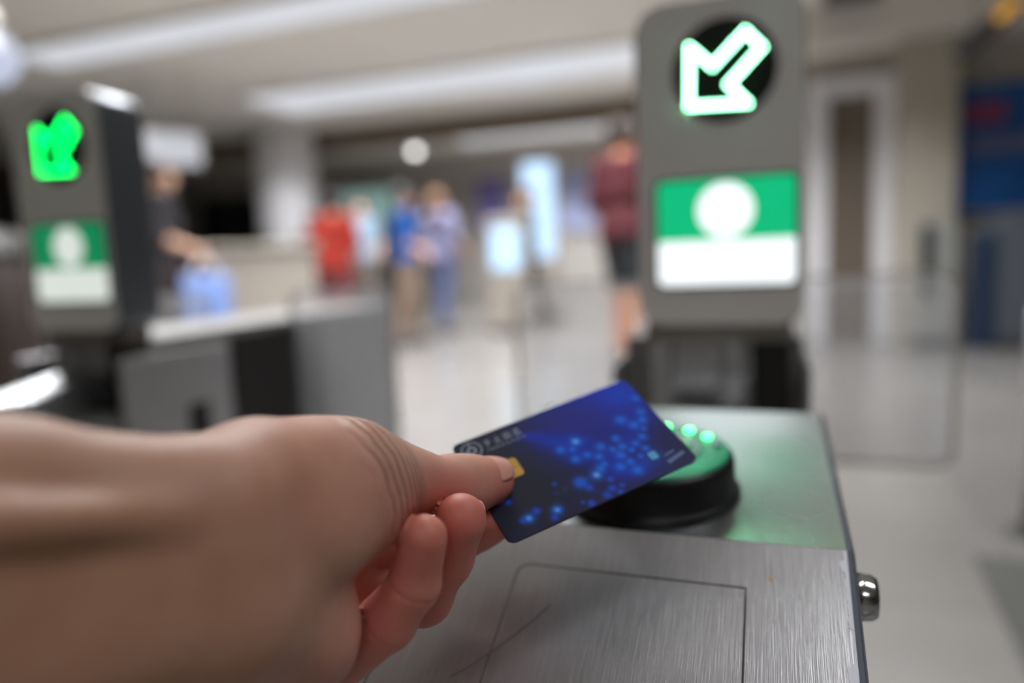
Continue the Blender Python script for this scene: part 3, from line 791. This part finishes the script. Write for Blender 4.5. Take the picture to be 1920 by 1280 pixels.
    nk = box('neck', M_NECK, hx - .083, hx + .076, Y(.83), Y(.878), .735, .758, .003, root)
    for xa, xb in ((-.082, -.054), (.002, .026), (.036, .074)):
        box('post', M_DARK if xa > .03 else M_LIGHT, hx + xa, hx + xb, Y(.835), Y(.873), .625, .745, .004, nk)
    box('bright_gap_plate', M_LIGHT, hx - .055, hx + .034, Y(.853), Y(.861), .632, .737, .001, nk)  # pale plate stands in for the bright view through the open gap
    prism('sloping_cover', M_TOP, [(Y(.60), .632), (Y(.60), .655), (Y(.872), .700), (Y(.872), .632)], .085, 'x', hx - .055, nk)
    # display head
    hd = prism('display_head', M_SHELL, rrect(hx - .0865, hx + .0865, .755, 1.098, .026, 8), .078, 'y', Y(.812), root, .004, False)
    prism('face_plate', M_HEAD, rrect(hx - .0850, hx + .0850, .7565, 1.0965, .0245, 8), .004, 'y', Y(.81), hd, .001, False)
    hd.data.polygons.foreach_set('use_smooth', [True] * len(hd.data.polygons))
    em = hd.modifiers.new('split', 'EDGE_SPLIT'); em.split_angle = math.radians(35)
    yf = Y(.81)
    dcx = hx + .0076
    prism('arrow_window', M_DISC, circ(dcx, 1.0235, .0525, 48), .0025, 'y', yf - .001, hd)
    apts = [(-.082, 1.050), (-.083, .990), (-.024, .987), (-.043, 1.008), (-.010, 1.041), (-.026, 1.059), (-.059, 1.028)]
    apts = [(x + .0666, z) for x, z in apts]
    bm = bmesh.new(); n = len(apts)
    for i in range(n):
        (xa, za), (xb, zb) = apts[i], apts[(i + 1) % n]
        l = math.hypot(xb - xa, zb - za); k = max(1, round(l / .0062))
        for j in range(k):
            t = j / k; x, z = xa + (xb - xa) * t, za + (zb - za) * t
            add_prism(bm, circ(x, z, .0021, 10), .0025, 'y', yf - .0032)
    ar = from_bm('arrow_light', bm, M_ARROW_A if bright else M_ARROW_B, hd)
    ar['label'] = 'green light-dot arrow pointing down and left'
    # screen: green field with a white disc over a white band
    x0, x1, z0, z1, zm = dcx - .0712, dcx + .0705, .8005, .9125, .8480
    bm = bmesh.new()
    rr = rrect(x0, x1, z0, z1, .007, 6)
    def poly(pts, y, mi):
        f = bm.faces.new([bm.verts.new((p[0], y, p[1])) for p in pts]); f.material_index = mi; return f
    up = [p for p in rr if p[1] > zm] ; lo = [p for p in rr if p[1] <= zm]
    poly([(x1, zm)] + up + [(x0, zm)], yf - .0012, 0)
    poly([(x0, zm)] + lo + [(x1, zm)], yf - .0012, 1)
    poly(circ(dcx, .8795, .0290, 48), yf - .0016, 1)
    me = bpy.data.meshes.new('screen'); bm.to_mesh(me); bm.free()
    sc = link('screen', me, [M_SGREEN, M_SWHITE] if bright else [M_SGREEN_B, M_SWHITE_B], hd)
    sc['label'] = 'lit screen, white disc on green above a white band'
    prism('screen_bezel', M_DARK, rrect(x0 - .003, x1 + .003, z0 - .003, z1 + .003, .009, 6), .002, 'y', yf - .001, hd)
    # glass flaps
    for sx in (1, -1):
        x0, x1 = (W, W + .222) if sx > 0 else (-W - .262, -W)
        g = prism('glass_flap', M_GLASS, rrect(x0, x1, .497, .792, .03, 8), .010, 'y', Y(1.20), root)
        o_, i_ = rrect(x0, x1, .497, .792, .03, 8), rrect(x0 + .004, x1 - .004, .501, .788, .026, 8)
        bm = bmesh.new(); n = len(o_)
        for yy in (Y(1.1985), Y(1.2115)):
            vo = [bm.verts.new((p[0], yy, p[1])) for p in o_]; vi = [bm.verts.new((p[0], yy, p[1])) for p in i_]
            for i in range(n): bm.faces.new((vo[i], vo[(i + 1) % n], vi[(i + 1) % n], vi[i]))
        from_bm('flap_rim', bm, M_GLASS_EDGE, g)
    # shrink the model about the camera, which brings the near panel into focus
    stack = list(root.children)
    while stack:
        o = stack.pop(); stack += list(o.children)
        o.location = Vector(o.location) * GATE_SHRINK
        o.data.transform(Matrix.Scale(GATE_SHRINK, 4))
    return root
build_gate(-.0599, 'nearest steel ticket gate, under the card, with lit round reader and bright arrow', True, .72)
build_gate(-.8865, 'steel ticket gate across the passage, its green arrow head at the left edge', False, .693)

# ------------------------------------------------------------------ the hall
def tiled_floor():
    m = bpy.data.materials.new('polished_floor_tiles'); nt, N, L, B = nodes_of(m)
    tc = N.new('ShaderNodeTexCoord')
    br = N.new('ShaderNodeTexBrick'); br.offset = 0.0; br.inputs['Scale'].default_value = 1.0
    br.inputs['Brick Width'].default_value = 0.6; br.inputs['Row Height'].default_value = 0.6; br.inputs['Mortar Size'].default_value = 0.004
    br.inputs['Color1'].default_value = S(124, 121, 117); br.inputs['Color2'].default_value = S(130, 127, 123); br.inputs['Mortar'].default_value = S(104, 101, 97)
    L.new(tc.outputs['Object'], br.inputs['Vector'])
    nz = N.new('ShaderNodeTexNoise'); nz.inputs['Scale'].default_value = 3; nz.inputs['Detail'].default_value = 6
    L.new(tc.outputs['Object'], nz.inputs['Vector'])
    mx = N.new('ShaderNodeMix'); mx.data_type = 'RGBA'; mx.blend_type = 'MULTIPLY'; mx.inputs[0].default_value = 0.25
    L.new(br.outputs['Color'], mx.inputs[6]); L.new(nz.outputs['Fac'], mx.inputs[7]); L.new(mx.outputs[2], B.inputs['Base Color'])
    B.inputs['Roughness'].default_value = 0.22; B.inputs['Specular IOR Level'].default_value = 0.5
    return m
M_CEIL = mat('ceiling_paint', S(228, 224, 216), 0.8, 0, 0.04, 1.5)
M_WALL = mat('wall_beige', S(176, 170, 160), 0.6, 0, 0.05, 2)
M_WALLFAR = mat('wall_grey', S(168, 164, 158), 0.6, 0, 0.05, 2)
M_WHITE = mat('white_paint', S(226, 226, 230), 0.4, 0, 0.03, 3)
M_BEAM = mat('beam_brown', S(112, 100, 84), 0.6, 0, 0.08, 2)
M_BEIGE = mat('beige_stone', S(176, 170, 156), 0.5, 0, 0.06, 4)
def st(o): o['kind'] = 'structure'; return o
st(box('floor', tiled_floor(), -20, 6, -4, 12.5, -0.1, 0))
st(box('ceiling', M_CEIL, -20, 6, -4, 12.5, 2.7, 2.8))
st(box('wall_far', M_WALLFAR, -20, 0.9, 12.3, 12.5, 0, 2.7))
st(box('wall_left', M_WALLFAR, -20.1, -20, -4, 12.5, 0, 2.7))
st(box('wall_back', M_WALL, -20, 6, -4.1, -4, 0, 2.7))
st(box('wall_right', M_WALL, 6, 6.1, -4, 6.7, 0, 2.7))
st(box('wall_concourse', M_WALL, 0.18, 6, 6.8, 6.95, 0, 2.7))
st(box('wall_corridor', M_WALL, 0.18, 0.3, 6.95, 12.3, 0, 2.7))
st(box('trim_1', M_BEAM, -20, 0.18, 8.9, 9.15, 2.42, 2.7))
st(box('trim_2', M_WALLFAR, -20, 0.18, 12.05, 12.3, 2.25, 2.7))
st(box('trim_3', M_CEIL, 0.18, 6, 6.44, 6.8, 2.38, 2.7))
# door with white frame
dr = st(box('door_1', mat('door_taupe', S(104, 94, 82), 0.5, 0, 0.08, 3), 0.44, 0.79, 6.74, 6.8, 0.0, 2.04))
bm = bmesh.new()
add_box(bm, 0.30, 0.44, 6.70, 6.8, 0, 2.18, 0.01); add_box(bm, 0.79, 0.93, 6.70, 6.8, 0, 2.18, 0.01); add_box(bm, 0.44, 0.79, 6.70, 6.8, 2.04, 2.18, 0.01)
from_bm('door_frame', bm, M_WHITE, dr)
st(box('column_beige', M_BEIGE, 0.93, 1.33, 6.46, 6.79, 0, 2.38, 0.01))
cl = lathe('column_white', M_WHITE, [(.40, 0), (.40, 2.7)], 48, None, True, (-6.27, 8.45, 0)); st(cl)
bs = lathe('column_skirting', mat('column_skirt', S(120, 116, 112), 0.4, 0.3), [(.415, 0), (.415, .16), (.40, .17)], 48, cl)
# ceiling lamps: long pale diffusers in white trays
M_DIFF = emitter('lamp_diffuser', (0.92, 0.94, 1.0, 1), 0.70)
M_TRAY = mat('lamp_tray', S(190, 186, 180), 0.6)
names = ['short ceiling strip lamp behind the photographer', 'unseen short ceiling lamp added to light the nearest gate panel', 'unseen ceiling strip lamp placed to light the hand from the left', 'long pale strip lamp crossing the top left of the ceiling',
         'second strip lamp across the ceiling, ending at the near display head', 'farthest strip lamp, low over the people at the back']
for (y, x0, x1, w), lb in zip(LAMP_ROWS, names):
    t = empty('ceiling_lamp', ((x0 + x1) / 2, y, 2.7)); tag(t, lb, 'ceiling lamp', 'ceiling strip lamps')
    h = (x1 - x0) / 2
    wd = .25 if y < 6 else (.5 if y < 9 else .5)
    bm = bmesh.new(); add_box(bm, -h - .05, h + .05, -wd - .04, -wd, -.034, -.001); add_box(bm, -h - .05, h + .05, wd, wd + .04, -.034, -.001)
    add_box(bm, -h - .05, -h, -wd, wd, -.034, -.001); add_box(bm, h, h + .05, -wd, wd, -.034, -.001)
    from_bm('tray', bm, M_TRAY, t)
    n = max(1, round(2 * h / 1.6))
    for k in range(n):
        xa = -h + 2 * h * k / n
        box('diffuser', M_DIFF, xa + .012, xa + 2 * h / n - .012, -wd + .004, wd - .004, -.033, -.01, .004, t)

# downlights and small bright lamps that the lens turns into discs
M_SPOT = emitter('spot_lamp', (1.0, 0.98, 0.95, 1), 5.0)
M_SPOTB = emitter('spot_lamp_blue', (0.62, 0.80, 1.0, 1), 5.0)
M_RIM = mat('spot_rim', S(180, 178, 172), 0.4, 0.3)
def spot(x, y, z, r, label, m=None):
    t = empty('spotlight', (x, y, z)); tag(t, label, 'spotlight')
    bm = bmesh.new(); bmesh.ops.create_icosphere(bm, subdivisions=3, radius=r); from_bm('bulb', bm, m or M_SPOT, t, True)
    lathe('housing', M_RIM, [(r * 1.25, r * .3), (r * 1.25, r * 1.7), (r * .5, r * 2.0)], 24, t)
    lathe('stem', M_RIM, [(.008, r * 1.9), (.008, 2.7 - z)], 12, t)
spot(-4.20, 8.287, 2.20, .055, 'round white spotlight hanging below the dark ceiling beam')

def kiosk(x, y, w, d, h, label, body, name='ticket_machine', screen=None, cat='ticket machine', rz=0.0, sz=(.55, .85), top=None):
    t = empty(name, (x, y, 0), rz); tag(t, label, cat)
    box('body', body, -w / 2, w / 2, -d / 2, d / 2, .06, h, .02, t)
    box('plinth', M_DARK, -w / 2 + .02, w / 2 - .02, -d / 2 + .02, d / 2 - .02, 0, .06, 0, t)
    if screen is not None:
        s = box('screen', screen, -w / 2 + .06, w / 2 - .06, -d / 2 - .008, -d / 2 + .005, h * sz[0], h * sz[1], .004, t)
    if top is not None:
        box('header', top, -w / 2 - .03, w / 2 + .03, -d / 2 - .05, d / 2 + .03, h, h + .14, .01, t)
    return t
M_CAB = mat('machine_grey', S(168, 160, 150), 0.45, 0.1, 0.05, 4)
# service counter behind the far gate
t = empty('service_counter', (-4.12, 5.12, 0), math.radians(41)); tag(t, 'beige service counter standing behind the far ticket gate', 'counter')
box('front_panel', M_CAB, -.42, .42, -.25, .25, .05, .98, .01, t); box('worktop', M_BEIGE, -.46, .46, -.29, .29, .98, 1.02, .008, t); box('plinth', M_DARK, -.4, .4, -.22, .22, 0, .05, 0, t)
# advert totem with bright sky-blue panel, and the small lit kiosk screen
M_SKY = emitter('advert_sky_blue', (0.52, 0.74, 1.0, 1), 1.5)
M_SKY2 = emitter('kiosk_screen_blue', (0.48, 0.74, 1.0, 1), 1.7)
t = empty('advert_totem', (-2.86, 9.1, 0), math.radians(12)); tag(t, 'tall free-standing advert totem with bright sky-blue lit panel', 'advert totem')
box('casing', M_CAB, -.25, .25, -.09, .09, .05, 2.12, .015, t); box('lit_panel', M_SKY, -.20, .20, -.10, -.085, .80, 2.02, .004, t); box('foot', M_DARK, -.30, .30, -.2, .2, 0, .05, .01, t)
kiosk(-2.76, 7.54, .42, .35, 1.25, 'low kiosk with blue lit screen left of the tall totem', M_CAB, 'information_kiosk', M_SKY2, 'kiosk', math.radians(15), (.56, .92))
# purple poster, teal sign, shop windows, pale panel on the far wall
def poster(name, x, y, z0, z1, w, m, label, cat='poster', rz=0.0, extra=None):
    t = empty(name, (x, y, 0), rz); tag(t, label, cat)
    box('frame', M_CAB, -w / 2 - .03, w / 2 + .03, -.03, .03, z0 - .03, z1 + .03, .006, t)
    box('print', m, -w / 2, w / 2, -.036, -.028, z0, z1, .001, t)
    if extra: extra(t)
    return t
poster('wall_poster', -4.72, 12.25, 1.25, 2.35, .55, mat('poster_purple', S(118, 112, 170), 0.5, 0, 0.25, 3), 'tall purple poster on the far wall')
t = poster('wall_poster', -3.2, 12.25, 1.25, 2.3, .75, mat('poster_lilac', S(160, 168, 204), 0.5, 0, 0.1, 2), 'wide pale lilac poster on the far wall, behind the totem')
def shop(x, w, z1, label, m, zt=None):
    t = empty('shop_window', (x, 12.24, 0)); tag(t, label, 'shop window')
    box('frame', M_CAB, -w / 2 - .05, w / 2 + .05, -.05, .05, .9, z1 + .06, .01, t)
    n = max(2, round(w / .9))
    for k in range(n): box('pane', m, -w / 2 + w * k / n + .02, -w / 2 + w * (k + 1) / n - .02, -.06, -.045, .95, z1, .002, t)
M_SHOPD = mat('shop_dark', S(30, 38, 36), 0.3, 0, 0.3, 3)
M_SHOPG = mat('shop_green', S(30, 62, 52), 0.3, 0, 0.25, 3)
shop(-10.45, 1.6, 2.5, 'dark shop window at the far left end of the hall', M_SHOPD)
shop(-8.05, 1.1, 2.2, 'dark green shop window right of the white column', M_SHOPG)
t = poster('lit_sign', -6.95, 11.9, 1.65, 2.15, 1.25, emitter('teal_sign', (0.22, 0.36, 0.33, 1), 0.9), 'pale teal lit sign above the people at the back', 'sign')
for xx in (-.7, .7): box('leg', M_CAB, xx - .03, xx + .03, -.02, .02, 0, 1.53, 0, t)
# hanging white light box, left of the column
t = empty('light_box', (-5.48, 5.6, 0), math.radians(38)); tag(t, 'white light box hanging from the ceiling right of the far display head', 'sign')
box('casing', M_WHITE, -.30, .30, -.06, .06, 1.84, 2.16, .02, t); box('lit_face', emitter('light_box_face', (0.85, 0.87, 0.95, 1), 0.62), -.27, .27, -.068, -.055, 1.87, 2.13, .01, t)
for xx in (-.2, .2): box('rod', M_CAB, xx - .008, xx + .008, -.008, .008, 2.15, 2.7, 0, t)
# globe lamp at the left edge
t = empty('globe_lamp', (-3.05, 2.20, 1.745)); tag(t, 'bluish white globe lamp hanging at the top left corner', 'lamp')
bm = bmesh.new(); bmesh.ops.create_uvsphere(bm, u_segments=32, v_segments=20, radius=.11); from_bm('globe', bm, emitter('globe_glow', (0.72, 0.78, 1.0, 1), 0.72), t, True)
lathe('cap', M_RIM, [(.05, .09), (.05, .18), (.012, .20)], 24, t); lathe('stem', M_RIM, [(.01, .19), (.01, .97)], 12, t)
# right side: blue billboard, low blue-grey screen wall, cabinet by the column, hanging sign, barrier, dark floor sheet
def bb(t):
    box('print_patch', mat('poster_red', S(142, 62, 92), 0.5, 0, 0.3, 6), -.74, -.46, -.042, -.034, 1.72, 1.87, .02, t)
    box('print_patch', mat('poster_mauve', S(104, 112, 150), 0.5, 0, 0.2, 5), -.72, -.1, -.042, -.034, 1.48, 1.62, .02, t)
poster('billboard', 2.16, 6.74, 1.04, 2.02, 1.55, mat('poster_blue', S(22, 84, 150), 0.4, 0, 0.18, 3), 'blue billboard on the right wall with a dull red patch', 'billboard', 0, bb)
t = empty('partition_screen', (2.15, 6.3, 0)); tag(t, 'low blue-grey partition with rounded top below the blue billboard', 'partition')
prism('board', mat('screen_bluegrey', S(92, 98, 106), 0.5, 0, 0.1, 3), rrect(-.72, 1.0, .06, 1.0, .2, 8), .04, 'y', 0, t); box('post', mat('screen_navy', S(34, 52, 76), 0.5, 0, 0.1, 3), -.74, -.58, -.03, .05, 0, .86, .01, t); box('post', M_CAB, .92, .98, -.02, .06, 0, .9, .01, t)
t = empty('utility_cabinet', (1.18, 6.36, 0)); tag(t, 'slim grey cabinet with black handle against the beige column', 'cabinet')
box('body', mat('cabinet_grey', S(150, 152, 148), 0.45, 0, 0.05, 5), -.13, .13, -.08, .08, .07, .96, .012, t)
h = box('handle', mat('handle_black', S(26, 27, 26), 0.4), -.115, -.035, -.125, -.075, .42, .95, .015, t); box('plinth', M_DARK, -.14, .14, -.09, .09, 0, .07, 0, t)
t = empty('hanging_sign', (1.25, 5.67, 0), math.radians(-20)); tag(t, 'black direction sign with yellow end hanging at the top right corner', 'sign')
Mr = Matrix.Rotation(math.radians(-40), 4, 'Y')
bm = bmesh.new(); add_box(bm, -.14, .30, -.03, .03, -.05, .05, .008, 2, Matrix.Translation((0, 0, 2.12)) @ Mr); from_bm('board', bm, mat('sign_black', S(24, 24, 24), 0.4), t)
bm = bmesh.new(); add_box(bm, .15, .29, -.038, -.028, -.035, .035, .004, 2, Matrix.Translation((0, 0, 2.12)) @ Mr); from_bm('yellow_panel', bm, emitter('sign_yellow', (0.75, 0.36, 0.02, 1), 0.8), t)
box('rod', M_CAB, -.01, .01, -.01, .01, 2.10, 2.7, 0, t)
t = empty('ceiling_vent', (0.57, 6.2, 2.7)); tag(t, 'dark ceiling vent just right of the near display head', 'vent')
box('frame', M_CAB, -.22, .22, -.18, .18, -.03, -.001, .004, t)
for k in range(7): box('slat', M_DARK, -.2, .2, -.165 + k * .048, -.125 + k * .048, -.036, -.028, .002, t)
t = empty('barrier', (0.685, 2.32, 0)); tag(t, 'waist-high steel barrier end at the right edge of the picture', 'barrier')
lathe('post', M_LIGHT, [(.022, 0), (.022, .62), (.018, .64), (.004, .645)], 24, t); box('panel', M_SIDE, .03, .8, -.01, .01, .08, .6, .006, t); lathe('foot', M_DARK, [(.06, 0), (.06, .008), (.03, .012)], 24, t)
o = prism('dark_floor_sheet', mat('sheet_charcoal', S(70, 70, 66), 0.8, 0, 0.2, 60), [(.45, 1.25), (.50, 2.12), (1.3, 2.12), (1.3, 1.25)], .006, 'z', 0.0005)  # thin charcoal sheet over the floor, darkens this area
tag(o, 'thin charcoal sheet on the floor at the lower right edge of the picture', 'mat')

# ------------------------------------------------------------------ people in the hall
def make_person(x, y, rz, label, h=1.70, shirt=(200, 200, 200), legs=(60, 60, 70), hair=(40, 32, 28), skin=(205, 160, 132), shorts=False, sleeve=0.55, stride=0.06, elbow=(0.06, 0.05), bag=None, long_hair=False):
    s = h / 1.70
    rig = lambda *p: np.array(p, float) * s
    Hd = rig(0, 0.01, 1.575)
    P = {}
    for sx, q in ((1, 'r'), (-1, 'l')):
        P['sh' + q] = rig(sx * .165, .01, 1.395); P['el' + q] = rig(sx * .225, .03 - .0 * sx, 1.12)
        P['wr' + q] = rig(sx * .215, -.08 - elbow[0 if sx > 0 else 1] * 2.2, .90 + elbow[0 if sx > 0 else 1] * 2.0); P['ha' + q] = P['wr' + q] + rig(0, -.03, -.075)
        P['hi' + q] = rig(sx * .085, .0, .90); P['kn' + q] = rig(sx * .092, -.02 - sx * stride, .49); P['an' + q] = rig(sx * .095, .04 - sx * stride * 1.6, .085); P['to' + q] = P['an' + q] + rig(sx * .015, -.155, -.048)
    body = [(rig(0, .01, 1.49), rig(0, .0, 1.60), .050, .050)]
    torso = [(rig(-.12, .01, 1.36), rig(.12, .01, 1.36), .088, .088), (rig(-.075, .0, 1.22), rig(.075, .0, 1.22), .105, .105), (rig(-.065, .0, 1.04), rig(.065, .0, 1.04), .098, .098), (rig(-.075, .005, .93), rig(.075, .005, .93), .108, .108)]
    neck = [(rig(0, .015, 1.38), rig(0, .005, 1.54), .062, .050)]
    head = [(rig(0, .025, 1.61), rig(0, -.012, 1.545), .088, .068), (rig(0, -.03, 1.53), rig(0, -.055, 1.505), .045, .032), (rig(0, -.09, 1.575), rig(0, -.102, 1.553), .009, .014), (rig(-.086, .02, 1.575), rig(-.088, .02, 1.55), .014, .010), (rig(.086, .02, 1.575), rig(.088, .02, 1.55), .014, .010)]
    upper, fore, hands, thigh, shin, feet = [], [], [], [], [], []
    for q in 'rl':
        upper.append((P['sh' + q], P['el' + q], .058, .042)); fore.append((P['el' + q], P['wr' + q], .041, .027)); hands.append((P['wr' + q], P['ha' + q], .026, .036))
        thigh.append((P['hi' + q], P['kn' + q], .092, .058)); shin.append((P['kn' + q] + rig(0, .01, 0), P['an' + q], .058, .036)); feet.append((P['an' + q] + rig(0, .02, -.03), P['to' + q], .036, .030))
    sc_ = lambda L_: [(a, b, r1 * s, r2 * s) for a, b, r1, r2 in L_]
    allp = sc_(torso + neck + head + upper + fore + hands + thigh + shin + feet)
    kk = .035
    fb = lambda p: chain_sdf(p, allp, kk)
    lo, hi = np.array([-.42, -.42, -.02]) * s, np.array([.42, .36, 1.75]) * s
    M = {}
    def mk(c, r, v=.08): return mat('cloth' if r > .5 else 'skin_plain', S(*c), r, 0, v, 7)
    def emit(name, fn, m, parent, step=.016, lo_=None, hi_=None):
        v, q = surface_nets(fn, lo if lo_ is None else lo_, hi if hi_ is None else hi_, step * s)
        v = project(fn, v, 1)
        return link(name, np_mesh(name, v, q), m, parent, True)
    root = emit('person', fb, mk(skin, .5), None, .014)
    root.location = (x, y, 0); root.rotation_euler = (0, 0, rz)
    tag(root, label, 'person')
    slv = [(a, a + (b - a) * min(1, sleeve / .55) , r1, r1 + (r2 - r1) * min(1, sleeve / .55)) for a, b, r1, r2 in sc_(upper)]
    if sleeve > .8: slv = sc_(upper) + sc_(fore)
    shp = sc_(torso) + slv
    zs = .86 * s
    def fs(p): return np.maximum(np.maximum(chain_sdf(p, shp, kk) - .016, zs - p[:, 2]), p[:, 2] - 1.465 * s)
    emit('shirt', fs, mk(shirt, .8), root)
    lp = sc_(torso[3:]) + sc_(thigh) + ([] if shorts else sc_(shin))
    zl = (.52 if shorts else .10) * s
    def fl(p): return np.maximum(np.maximum(chain_sdf(p, lp, .02) - .014, p[:, 2] - .93 * s), zl - p[:, 2])
    emit('shorts' if shorts else 'trousers', fl, mk(legs, .8), root)
    hp = sc_(head[:1])
    def fh(p):
        d = chain_sdf(p, hp, kk) - .014
        cut = (p[:, 1] + .035 * s) * -.75 + (1.585 * s - p[:, 2]) * .66   # keep what lies above and behind the hairline
        base = np.maximum(d, cut)
        base = np.maximum(base, 1.50 * s - p[:, 2])
        if long_hair:
            base = np.minimum(base, roundcone(p, rig(0, .075, 1.58), rig(0, .095, 1.36), .075 * s, .06 * s))
        return base
    emit('hair', fh, mk(hair, .55), root, .012)
    for k, q in enumerate('rl'):
        fp = [(a, b, r1, r2) for a, b, r1, r2 in sc_([feet[k]])]
        def ff(p): return np.maximum(chain_sdf(p, fp, kk) - .010, -p[:, 2] + .002)
        c0 = P['an' + q]
        emit('shoe', ff, mk((52, 50, 52), .6), root, .012, c0 - .3 * s, c0 + np.array([.3, .3, .12]) * s)
    root.data.polygons.foreach_set('use_smooth', [True] * len(root.data.polygons))
    return root
D = math.radians
make_person(-3.97, 3.95, D(135), 'person in black shirt and dark trousers standing behind the far gate', 1.60, (36, 32, 38), (52, 40, 38), (58, 44, 36), elbow=(0., 0.06))
make_person(-3.98, 6.05, D(200), 'person in red orange shirt standing beyond the far gate', 1.52, (158, 38, 20), (120, 60, 62), (34, 32, 30))
make_person(-4.60, 6.62, D(190), 'person in maroon grey top beside the red shirted person', 1.36, (112, 62, 66), (112, 78, 80), (50, 44, 44), sleeve=1.0)
make_person(-4.80, 7.89, D(30), 'person in pale sky blue shirt between red and royal blue shirts', 1.62, (138, 164, 184), (112, 104, 96), (70, 64, 60))
make_person(-3.46, 6.5, D(118), 'person in royal blue shirt and tan trousers seen from the side', 1.56, (0, 88, 176), (140, 120, 104), (52, 50, 48))
make_person(-3.54, 7.49, D(170), 'person in lavender shirt and slate blue trousers with brown hair', 1.60, (132, 132, 164), (92, 104, 138), (106, 74, 48), long_hair=True)
make_person(-2.72, 8.12, D(288), 'person in black walking in front of the blue lit totem', 1.62, (46, 40, 40), (58, 54, 54), (96, 66, 52), stride=.12)
make_person(-1.03, 5.36, D(160), 'person in maroon shirt and black shorts left of the near display head', 1.80, (74, 10, 22), (22, 26, 30), (40, 30, 26), (196, 132, 92), shorts=True, elbow=(.03, .12))
# blue shopping bag on the floor behind the far gate
t = empty('shopping_bag', (-3.67, 3.97, 0), D(45)); tag(t, 'pale blue shopping bag held low by the person in black', 'bag')
bm = bmesh.new(); vs = add_box(bm, -.15, .15, -.06, .06, .44, .80, .015)
from_bm('bag_body', bm, mat('bag_blue', S(122, 148, 206), 0.5, 0, 0.1, 9), t, True)
for yy in (-.045, .045):
    bm = bmesh.new()
    pts = [(.08 * math.cos(a), yy, .79 + .12 * math.sin(a)) for a in np.linspace(0, math.pi, 14)]
    pv = None
    for a, b in zip(pts[:-1], pts[1:]): add_box(bm, min(a[0], b[0]) - .004, max(a[0], b[0]) + .004, yy - .004, yy + .004, min(a[2], b[2]) - .004, max(a[2], b[2]) + .004)
    from_bm('handle', bm, M_WHITE, t)
t = empty('litter_bin', (-3.38, 2.34, 0)); tag(t, 'dark brown litter bin cut off by the left picture edge', 'bin')
lathe('body', mat('bin_brown', S(44, 34, 30), 0.5, 0.2, 0.15, 8), [(.16, 0), (.17, .02), (.17, .90), (.16, .92)], 32, t); lathe('lid', M_DARK, [(.175, .92), (.175, .95), (.12, 1.04), (.03, 1.06)], 32, t)
